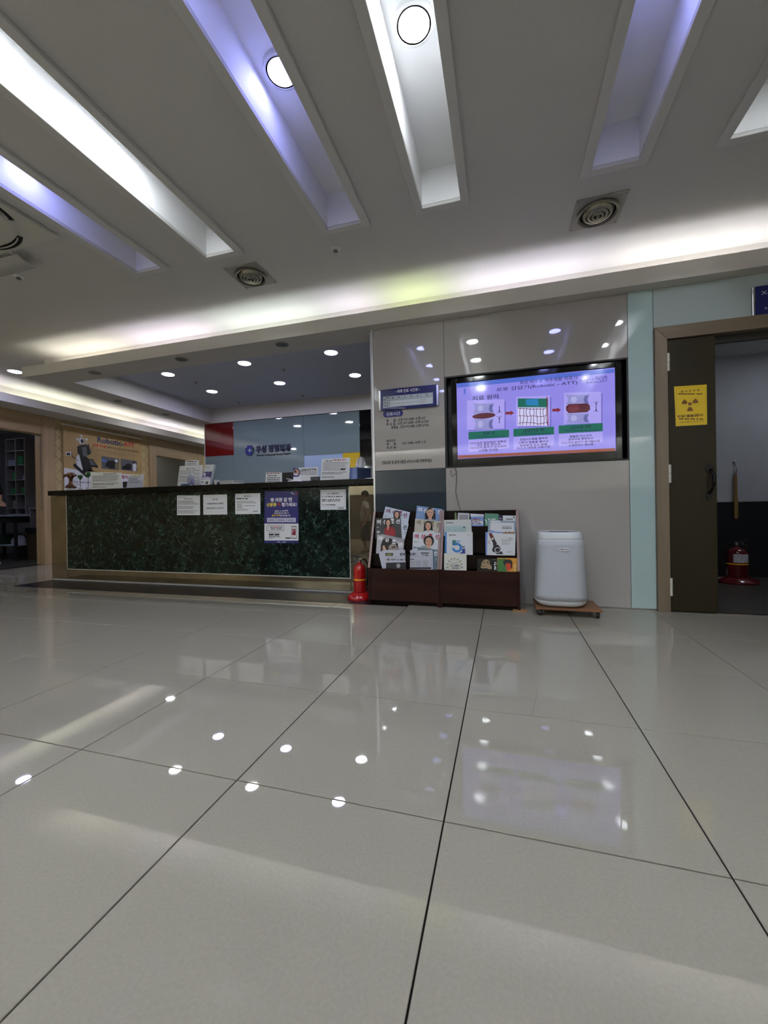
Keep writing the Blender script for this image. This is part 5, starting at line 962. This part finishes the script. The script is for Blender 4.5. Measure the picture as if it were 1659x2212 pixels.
for k, (x, y) in enumerate(((363, 808), (528, 784), (767, 810), (458, 845), (604, 827), (715, 761))):
    v = k > 2; downlight(U(x, y, 'z', ZT), m_downv if v else m_down, ('bluish' if v else 'white') + ' lit downlight in the reception tray, ' + ('outer row at the banner end', 'outer row middle', 'inner row beside the hours board wall', 'inner row nearest the red glass', 'inner row middle', 'outer row beside the hours board wall')[k], 'reception downlights')
m_rl = mat('rear_fill_lamp', (248, 255, 246), emit=REAR_E)
for x in (-5.1, -4.65, -4.2, 3.1): downlight(Vector((x, -2.35, ZS)), m_rl, 'lit round downlight in the rear soffit facing the reception', 'rear downlights')  # fill lamps added behind the camera to brighten the front surfaces
downlight(U(33, 802, 'z', ZC), m_downv, 'lit round downlight in the ceiling off the end of the cove', None)
for y in (1.4, 6.3, 8.3): downlight(Vector((-6.15, y, ZC)), m_down, 'lit round downlight in the passage ceiling before the oak doors', 'passage downlights')  # lamps added out of view to brighten the left wall and passage
m_off = mat('unlit_lens', (90, 90, 92), .3)
for x, y, w_ in ((205, 805, 'heart topiary'), (392, 776, 'sanitizer bottle'), (609, 744, 'navy poster')): downlight(U(x, y, 'z', ZS), m_off, 'unlit round downlight in the soffit underside above the ' + w_, 'unlit soffit downlights', .055, False)
for x, y in ((255, 866), (358, 895)): downlight(U(x, y, 'z', ZS), m_off, 'unlit round downlight in the soffit side strip beside the tray', 'unlit side downlights', .045, False)
# cassette air conditioner
ax0, ax1, ay0, ay1 = -3.75, -2.91, 1.25, 2.085; acx, acy = (ax0 + ax1) / 2, (ay0 + ay1) / 2
ac = thing('ceiling_air_conditioner', (acx, acy, ZC - .05), 'square white cassette air conditioner with curved dark outlets in the ceiling', 'air conditioner'); m_ac = mat('air_conditioner_white', (196, 194, 186), .45)
build(B(ax0, ay0, ZC - .028, ax1, ay1, ZC - .0005), 'panel', m_ac, ac, bevel=.006)
build(loft([superellipse(acx, acy, z, a, a, 48, 2.6) for z, a in ((ZC - .052, .30), (ZC - .046, .33), (ZC - .0285, .34))]), 'centre_panel', m_ac, ac, smooth=True)
for k in range(4):
    a0 = math.pi / 2 * k; mb = MB(); o_ = []; i_ = []
    for j in range(13):
        a = a0 - .55 + 1.1 * j / 12; o_.append((acx + .392 * math.cos(a), acy + .392 * math.sin(a), ZC - .0305)); i_.append((acx + .345 * math.cos(a), acy + .345 * math.sin(a), ZC - .0305))
    build(mb.prism(o_ + i_[::-1], (0, 0, .0015)), 'air_outlet', m_dark, ac)
    build(MB().tube([(acx + .366 * math.cos(a0 - .5 + k_ * .1), acy + .366 * math.sin(a0 - .5 + k_ * .1), ZC - .034) for k_ in range(11)], .004, 6), 'louvre', m_ac, ac)
p = U(70, 574, 'z', ZC - .08); mb = MB(); prof = [(2.30, -.05), (2.33, -.075), (2.37, -.095), (2.42, -.105)]; vs = []
wd = mat('clear_deflector', (190, 190, 186), .1, alpha=.75); x0_, x1_ = ax0 + .02, p.x
prof = [(p.y - .10, ZC - .055), (p.y - .06, ZC - .075), (p.y - .02, ZC - .083), (p.y + .03, ZC - .080)]
pts = [(x0_, y, z) for y, z in prof]; mb.add(pts + [(x1_, y, z) for y, z in prof] + [(x0_, y, z + .004) for y, z in prof] + [(x1_, y, z + .004) for y, z in prof], [(k, k + 1, k + 5, k + 4) for k in range(3)] + [(k + 8, k + 12, k + 13, k + 9) for k in range(3)] + [(4, 5, 13, 12), (5, 6, 14, 13), (6, 7, 15, 14), (0, 8, 9, 1), (1, 9, 10, 2), (2, 10, 11, 3), (3, 11, 15, 7), (0, 4, 12, 8)])
df = build(mb, 'wind_deflector', wd, ac, smooth=True)
for x in (x0_ + .1, x1_ - .06): build(MB().tube([(x, ay1 - .01, ZC - .03), (x, p.y - .06, ZC - .05), (x, p.y - .03, ZC - .078)], .004, 6), 'deflector_arm', m_plastic, df)

# ------------------------------------------------------------------ store room behind the oak door
m_shelf = mat('shelf_laminate', (126, 122, 124), .5); m_shelfd = mat('shelf_back', (40, 38, 40), .6)
sh = thing('cubby_shelf', (-9.07, 5.75, .83), 'tall two column cubby shelf with dark back in the dim store room', 'shelf')
zr = [.83, .947, 1.217, 1.496, 1.783, 2.062, 2.295]; X0, X1 = -9.335, -8.815; xm = (X0 + X1) / 2
for x in (X0, xm - .008, X1 - .016): build(B(x, 5.6, .83, x + .016, 5.9, 2.311), 'upright', m_shelf, sh)
for k, z in enumerate(zr):
    build(B(X0 + .0165, 5.6, z, xm - .0085, 5.895, z + .015), 'shelf_board', m_shelf, sh); build(B(xm + .0085, 5.6, z, X1 - .0165, 5.895, z + .015), 'shelf_board', m_shelf, sh)
build(B(X0, 5.9, .83, X1, 5.91, 2.311), 'back_board', m_shelfd, sh)
m_bgr = mat('box_green', (30, 96, 56), .5); m_bwh = mat('bag_white', (180, 182, 196), .5, noise=(20, .2)); m_bbl = mat('bag_bluegrey', (110, 114, 140), .5, noise=(20, .25)); m_bgy = mat('carton_grey', (120, 110, 104), .6)
def carton(col, row, w, d, h, m, lab, dx=0.0, name='carton'):
    x = (X0 + .02 if col == 0 else xm + .012) + dx; z = zr[row] + .0152
    t = thing(name, (x + w / 2, 5.72, z), lab, 'box', 'things on the store room shelf')
    build(B(x, 5.63, z, x + w, 5.63 + d, z + h * .82), 'body', m, t, bevel=.004); build(B(x - .002, 5.628, z + h * .82 + .0005, x + w + .002, 5.632 + d, z + h), 'lid', m, t, bevel=.003)
carton(1, 4, .14, .16, .17, m_bgr, 'green box beside white rolls on the cubby shelf'); carton(0, 4, .21, .18, .11, m_bbl, 'blue grey bundle box on the cubby shelf'); carton(0, 3, .10, .15, .14, m_bgr, 'slim dark green box in the third cubby', .11)
carton(0, 2, .15, .15, .11, m_bgr, 'low green box in a left cubby', .06); carton(1, 2, .13, .15, .13, m_bgr, 'green box with pale tag in a right cubby', .09); carton(0, 1, .11, .15, .15, m_bgy, 'grey carton in the lower left cubby', .10)
def bag(x, y, z, w, h, m, lab):
    rings = []; rnd = random.Random(int(x * 1000))
    for j in range(6):
        f = j / 5; rr = w / 2 * (1 - .55 * f ** 3); rings.append([(x + rr * math.cos(a) * rnd.uniform(.9, 1.05), y + rr * .7 * math.sin(a) * rnd.uniform(.9, 1.05), z + h * f) for a in [2 * math.pi * k / 14 for k in range(14)]])
    build(loft(rings), 'plastic_bag', m, label=lab, cat='bag', group='things on the store room shelf', smooth=True)
bag(xm + .13, 5.74, zr[1] + .0158, .15, .15, m_bwh, 'crumpled pale bag in the lower right cubby'); bag(xm + .13, 5.72, zr[3] + .0152, .18, .13, m_bbl, 'grey wrapped bundle in the third right cubby')
rl = thing('tissue_roll_stack', (xm + .20, 5.70, zr[4] + .0152), 'stack of white rolls standing beside a green box', 'rolls', 'things on the store room shelf')
for k in range(4): build(MB().lathe([(.03, 0), (.034, .006), (.034, .04), (.03, .046)], (xm + .20 + .004 * (k % 2), 5.70, zr[4] + .0155 + .0465 * k), 16), 'roll', m_plastic, rl, smooth=True)
# work table and low cabinet
wt = thing('work_table', (-9.0, 5.35, 0), 'dark work table with drawers and a low shelf in the store room', 'table'); m_tbl = mat('table_dark', (52, 50, 50), .4); m_tbl2 = mat('table_grey', (84, 84, 86), .4)
build(B(-9.9, 5.12, .80, -8.36, 5.9, .828), 'table_top', m_tbl2, wt, bevel=.003); build(B(-9.85, 5.16, .265, -8.40, 5.86, .285), 'low_shelf', m_tbl2, wt)
for x, y in ((-9.85, 5.16), (-8.44, 5.16), (-9.85, 5.82), (-8.44, 5.82)): build(B(x, y, .001, x + .04, y + .04, .80), 'leg', m_tbl, wt)
for a, b in ((-9.80, -9.35), (-9.32, -8.88), (-8.85, -8.46)):
    d_ = build(B(a, 5.15, .68, b, 5.6, .795), 'drawer', m_tbl, wt, bevel=.003); build(MB().tube([((a + b) / 2 - .06, 5.14, .74), ((a + b) / 2 + .06, 5.14, .74)], .006, 8), 'handle', m_steel, d_)
bxg = thing('storage_box', (-8.95, 5.35, .2852), 'dark green storage box with pale label on the low shelf', 'box'); build(B(-9.15, 5.2, .2855, -8.80, 5.5, .47), 'body', mat('storage_green', (20, 58, 38), .5), bxg, bevel=.008); build(B(-8.93, 5.197, .36, -8.86, 5.1995, .41), 'label_patch', m_bwh, bxg)
bag(-8.60, 5.35, .2855, .30, .16, m_bwh, 'white cloth bundle on the low shelf of the work table')
lc = thing('low_cabinet', (-8.2, 5.5, 0), 'low brown cabinet with an open black top tray beside the work table', 'cabinet'); m_cab = mat('cabinet_brown', (66, 52, 36), .5)
build(B(-8.34, 5.3, .001, -7.86, 5.8, .50), 'body', m_cab, lc, bevel=.003); build(B(-8.35, 5.28, .5005, -7.85, 5.81, .585), 'top_tray', m_blackm, lc, bevel=.003)
lo = thing('open_shelf_unit', (-8.1, 5.6, .586), 'small open grey shelf standing on the low cabinet', 'shelf'); build(B(-8.32, 5.35, .5855, -8.30, 5.75, .93), 'side_panel', m_shelf, lo); build(B(-7.90, 5.35, .5855, -7.88, 5.75, .93), 'side_panel', m_shelf, lo); build(B(-8.33, 5.34, .9305, -7.87, 5.76, .95), 'top_board', m_shelf, lo); build(B(-8.2995, 5.74, .59, -7.9005, 5.75, .93), 'back_board', m_shelfd, lo)
cb = thing('small_carton', (-8.1, 5.45, .586), 'small pale carton inside the open grey shelf', 'box'); build(B(-8.18, 5.4, .5858, -8.0, 5.55, .70), 'body', m_bgy, cb, bevel=.003); build(B(-8.13, 5.397, .63, -8.05, 5.3995, .67), 'label_patch', m_bwh, cb)
bag(-8.1, 5.5, .9505, .24, .05, m_bwh, 'flat pile of white paper on the open grey shelf')

# ------------------------------------------------------------------ people
m_body = mat('skin', (190, 146, 120), .55); m_hairb = mat('black_hair', (18, 16, 16), .5)
def skin_mesh(name, J, E, m, parent, T, sub=2):
    keys = list(J); me = bpy.data.meshes.new(name); me.from_pydata([tuple(T(J[k][0])) for k in keys], [(keys.index(a), keys.index(b)) for a, b in E], []); me.update()
    o = bpy.data.objects.new(name, me); COL.objects.link(o); o.parent = parent; me.materials.append(m); ORG[o] = ORG[parent]
    o.modifiers.new('skin', 'SKIN'); o.modifiers['skin'].use_smooth_shade = True
    if not me.skin_vertices: 
        bpy.context.view_layer.objects.active = o; bpy.ops.mesh.customdata_skin_add()
    for i, k in enumerate(keys):
        r = J[k][1]; r = r if isinstance(r, tuple) else (r, r); me.skin_vertices[0].data[i].radius = (r[0] * T.s, r[1] * T.s); me.skin_vertices[0].data[i].use_root = (i == 0)
    sb_ = o.modifiers.new('sub', 'SUBSURF'); sb_.levels = sub; sb_.render_levels = sub; return o
class Xf:
    def __init__(s, yaw, sc): s.c, s.q, s.s = math.cos(yaw), math.sin(yaw), sc
    def __call__(s, p): return ((p[0] * s.c - p[1] * s.q) * s.s, (p[0] * s.q + p[1] * s.c) * s.s, p[2] * s.s)
def person(loc, yaw, sc, pose, label, m_shirt, m_pants, m_shoe, shorts=0.0, child=False, bulk=1.0):
    P = thing('person', loc, label, 'person'); T = Xf(yaw, sc)
    J = {'pelvis': ((0, 0, .95), (.13, .10)), 'waist': ((.01, 0, 1.08), (.12, .09)), 'chest': ((.02, 0, 1.28), (.14, .10)), 'collar': ((.0, 0, 1.43), (.07, .06)), 'neck': ((.02, 0, 1.50), .05), 'jaw': ((.045, 0, 1.56), .065), 'head': ((.04, 0, 1.65), .088), 'crown': ((.03, 0, 1.72), .062), 'nose': ((.145, 0, 1.615), .012)}
    E = [('pelvis', 'waist'), ('waist', 'chest'), ('chest', 'collar'), ('collar', 'neck'), ('neck', 'jaw'), ('jaw', 'head'), ('head', 'crown'), ('head', 'nose')]
    for sd, sg in (('l', 1), ('r', -1)):
        q = pose[sd]; sx = (0, sg * .17, 1.39)
        J[sd + 'shoulder'] = (sx, .052); J[sd + 'elbow'] = (q['elbow'], .038); J[sd + 'wrist'] = (q['wrist'], .026)
        a = Vector(q['wrist']); d = (a - Vector(q['elbow'])).normalized(); side = d.cross(Vector((0, 0, 1))); side = side.normalized() if side.length > .1 else Vector((1, 0, 0)); nrm = side.cross(d)
        pm = a + d * .065; J[sd + 'palm'] = (tuple(pm), (.034, .018)); E += [('chest', sd + 'shoulder'), (sd + 'shoulder', sd + 'elbow'), (sd + 'elbow', sd + 'wrist'), (sd + 'wrist', sd + 'palm')]
        for f, (off, ln) in enumerate(((-.026, .058), (-.009, .068), (.009, .064), (.026, .052))):
            b0 = pm + d * .025 + side * off; b1 = b0 + d * ln * .5 - nrm * .006; b2 = b0 + d * ln * .9 - nrm * .022
            for n_, b, r in (('a', b0, .010), ('b', b1, .009), ('c', b2, .008)): J['%sf%d%s' % (sd, f, n_)] = (tuple(b), r)
            E += [(sd + 'palm', '%sf%da' % (sd, f)), ('%sf%da' % (sd, f), '%sf%db' % (sd, f)), ('%sf%db' % (sd, f), '%sf%dc' % (sd, f))]
        t0 = a + d * .03 - side * .03; t1 = t0 + d * .035 - side * .012; J[sd + 't0'] = (tuple(t0), .011); J[sd + 't1'] = (tuple(t1), .010); E += [(sd + 'wrist', sd + 't0'), (sd + 't0', sd + 't1')]
        J[sd + 'hip'] = ((0, sg * .09, .88), .085); J[sd + 'knee'] = (q['knee'], .055); J[sd + 'calf'] = (tuple((Vector(q['knee']) * .6 + Vector(q['ankle']) * .4) + Vector((-.015, 0, 0))), .05); J[sd + 'ankle'] = (q['ankle'], .036)
        E += [('pelvis', sd + 'hip'), (sd + 'hip', sd + 'knee'), (sd + 'knee', sd + 'calf'), (sd + 'calf', sd + 'ankle')]
    skin_mesh('body', J, E, m_body, P, T)
    S = {'hem': ((.0, 0, .86), (.150, .125)), 'belly': ((.01, 0, 1.0), (.155, .12)), 'mid': ((.015, 0, 1.15), (.145, .115)), 'breast': ((.02, 0, 1.30), (.16, .12)), 'yoke': ((0, 0, 1.43), (.085, .068))}; SE = [('hem', 'belly'), ('belly', 'mid'), ('mid', 'breast'), ('breast', 'yoke')]
    for sd, sg in (('l', 1), ('r', -1)):
        e = Vector(pose[sd]['elbow']); sx = Vector((0, sg * .165, 1.385)); S[sd + 's'] = (tuple(sx), .072); S[sd + 'c'] = (tuple(sx.lerp(e, .72)), .068); SE += [('breast', sd + 's'), (sd + 's', sd + 'c')]
    S = {k: (c, tuple(v * bulk for v in r) if isinstance(r, tuple) else r * bulk) for k, (c, r) in S.items()}
    skin_mesh('shirt', S, SE, m_shirt, P, T)
    K = {'waist': ((0, 0, 1.03), (.125, .10)), 'seat': ((0, 0, .93), (.135, .11))}; KE = [('waist', 'seat')]
    for sd, sg in (('l', 1), ('r', -1)):
        kn = Vector(pose[sd]['knee']); an = Vector(pose[sd]['ankle']); K[sd + 'h'] = ((0, sg * .085, .80), .088); end = kn.lerp(an, shorts) if shorts else an + Vector((0, 0, .05)); r = .085 if shorts else .062
        K[sd + 'k'] = (tuple(kn), .082); K[sd + 'e'] = (tuple(end), r); KE += [('seat', sd + 'h'), (sd + 'h', sd + 'k'), (sd + 'k', sd + 'e')]
        an2 = pose[sd]['ankle']; tp = pose[sd].get('toe', (an2[0] + .15, an2[1], an2[2] - .045))
        skin_mesh('shoe', {'h': ((an2[0] - .03, an2[1], an2[2] - .045), .042), 'm': ((an2[0] + .05, an2[1], an2[2] - .048), (.046, .038)), 't': (tp, (.042, .028))}, [('h', 'm'), ('m', 't')], m_shoe, P, T)
    skin_mesh('trousers', K, KE, m_pants, P, T)
    off = Vector(loc)
    def at(x, y, z): return off + Vector(T((x, y, z)))
    mb = MB(); hc = at(.015, 0, 1.672); mb.ball(hc, .108 * sc, .102 * sc, .098 * sc, 20, 12); nv = []
    build(mb, 'hair', m_hairb, P, smooth=True)
    for sg in (-1, 1):
        build(MB().ball(at(.118, sg * .034, 1.635), .011 * sc), 'eye', m_hairb, P, smooth=True); build(MB().ball(at(.03, sg * .093, 1.62), .02 * sc, .012 * sc, .03 * sc), 'ear', m_body, P, smooth=True)
    build(MB().ball(at(.112, 0, 1.565), .012 * sc, .024 * sc, .008 * sc), 'mouth', mat('lips', (150, 84, 80), .5), P, smooth=True)
    return P
m_tee = mat('white_tee', (206, 204, 200), .8); m_sho = mat('dark_shorts', (34, 38, 46), .8); m_blk = mat('black_cloth', (20, 20, 22), .8)
walk = {'l': dict(elbow=(.02, .27, 1.12), wrist=(.16, .30, .92), knee=(.10, .10, .52), ankle=(.02, .10, .09)), 'r': dict(elbow=(-.10, -.27, 1.12), wrist=(.02, -.40, .84), knee=(-.02, -.10, .50), ankle=(-.26, -.10, .20), toe=(-.16, -.10, .07))}
person((-2.47, .18, 0), math.pi * .93, .665, walk, 'child in white t-shirt and dark shorts, mirrored in the polished counter end', m_tee, m_sho, mat('sandal', (150, 140, 70), .6), shorts=.45, child=True, bulk=1.35)
stand = {'l': dict(elbow=(.02, .20, 1.09), wrist=(.24, .10, 1.04), knee=(.02, .10, .50), ankle=(.0, .10, .09)), 'r': dict(elbow=(-.02, -.24, 1.10), wrist=(.20, -.12, 1.04), knee=(.01, -.10, .50), ankle=(.0, -.10, .09))}
person((-7.99, 4.49, 0), .0, .97, stand, 'person in black short sleeves and white shoes standing in the store room doorway', m_blk, m_blk, mat('white_shoe', (214, 214, 212), .5))

finish_prints()
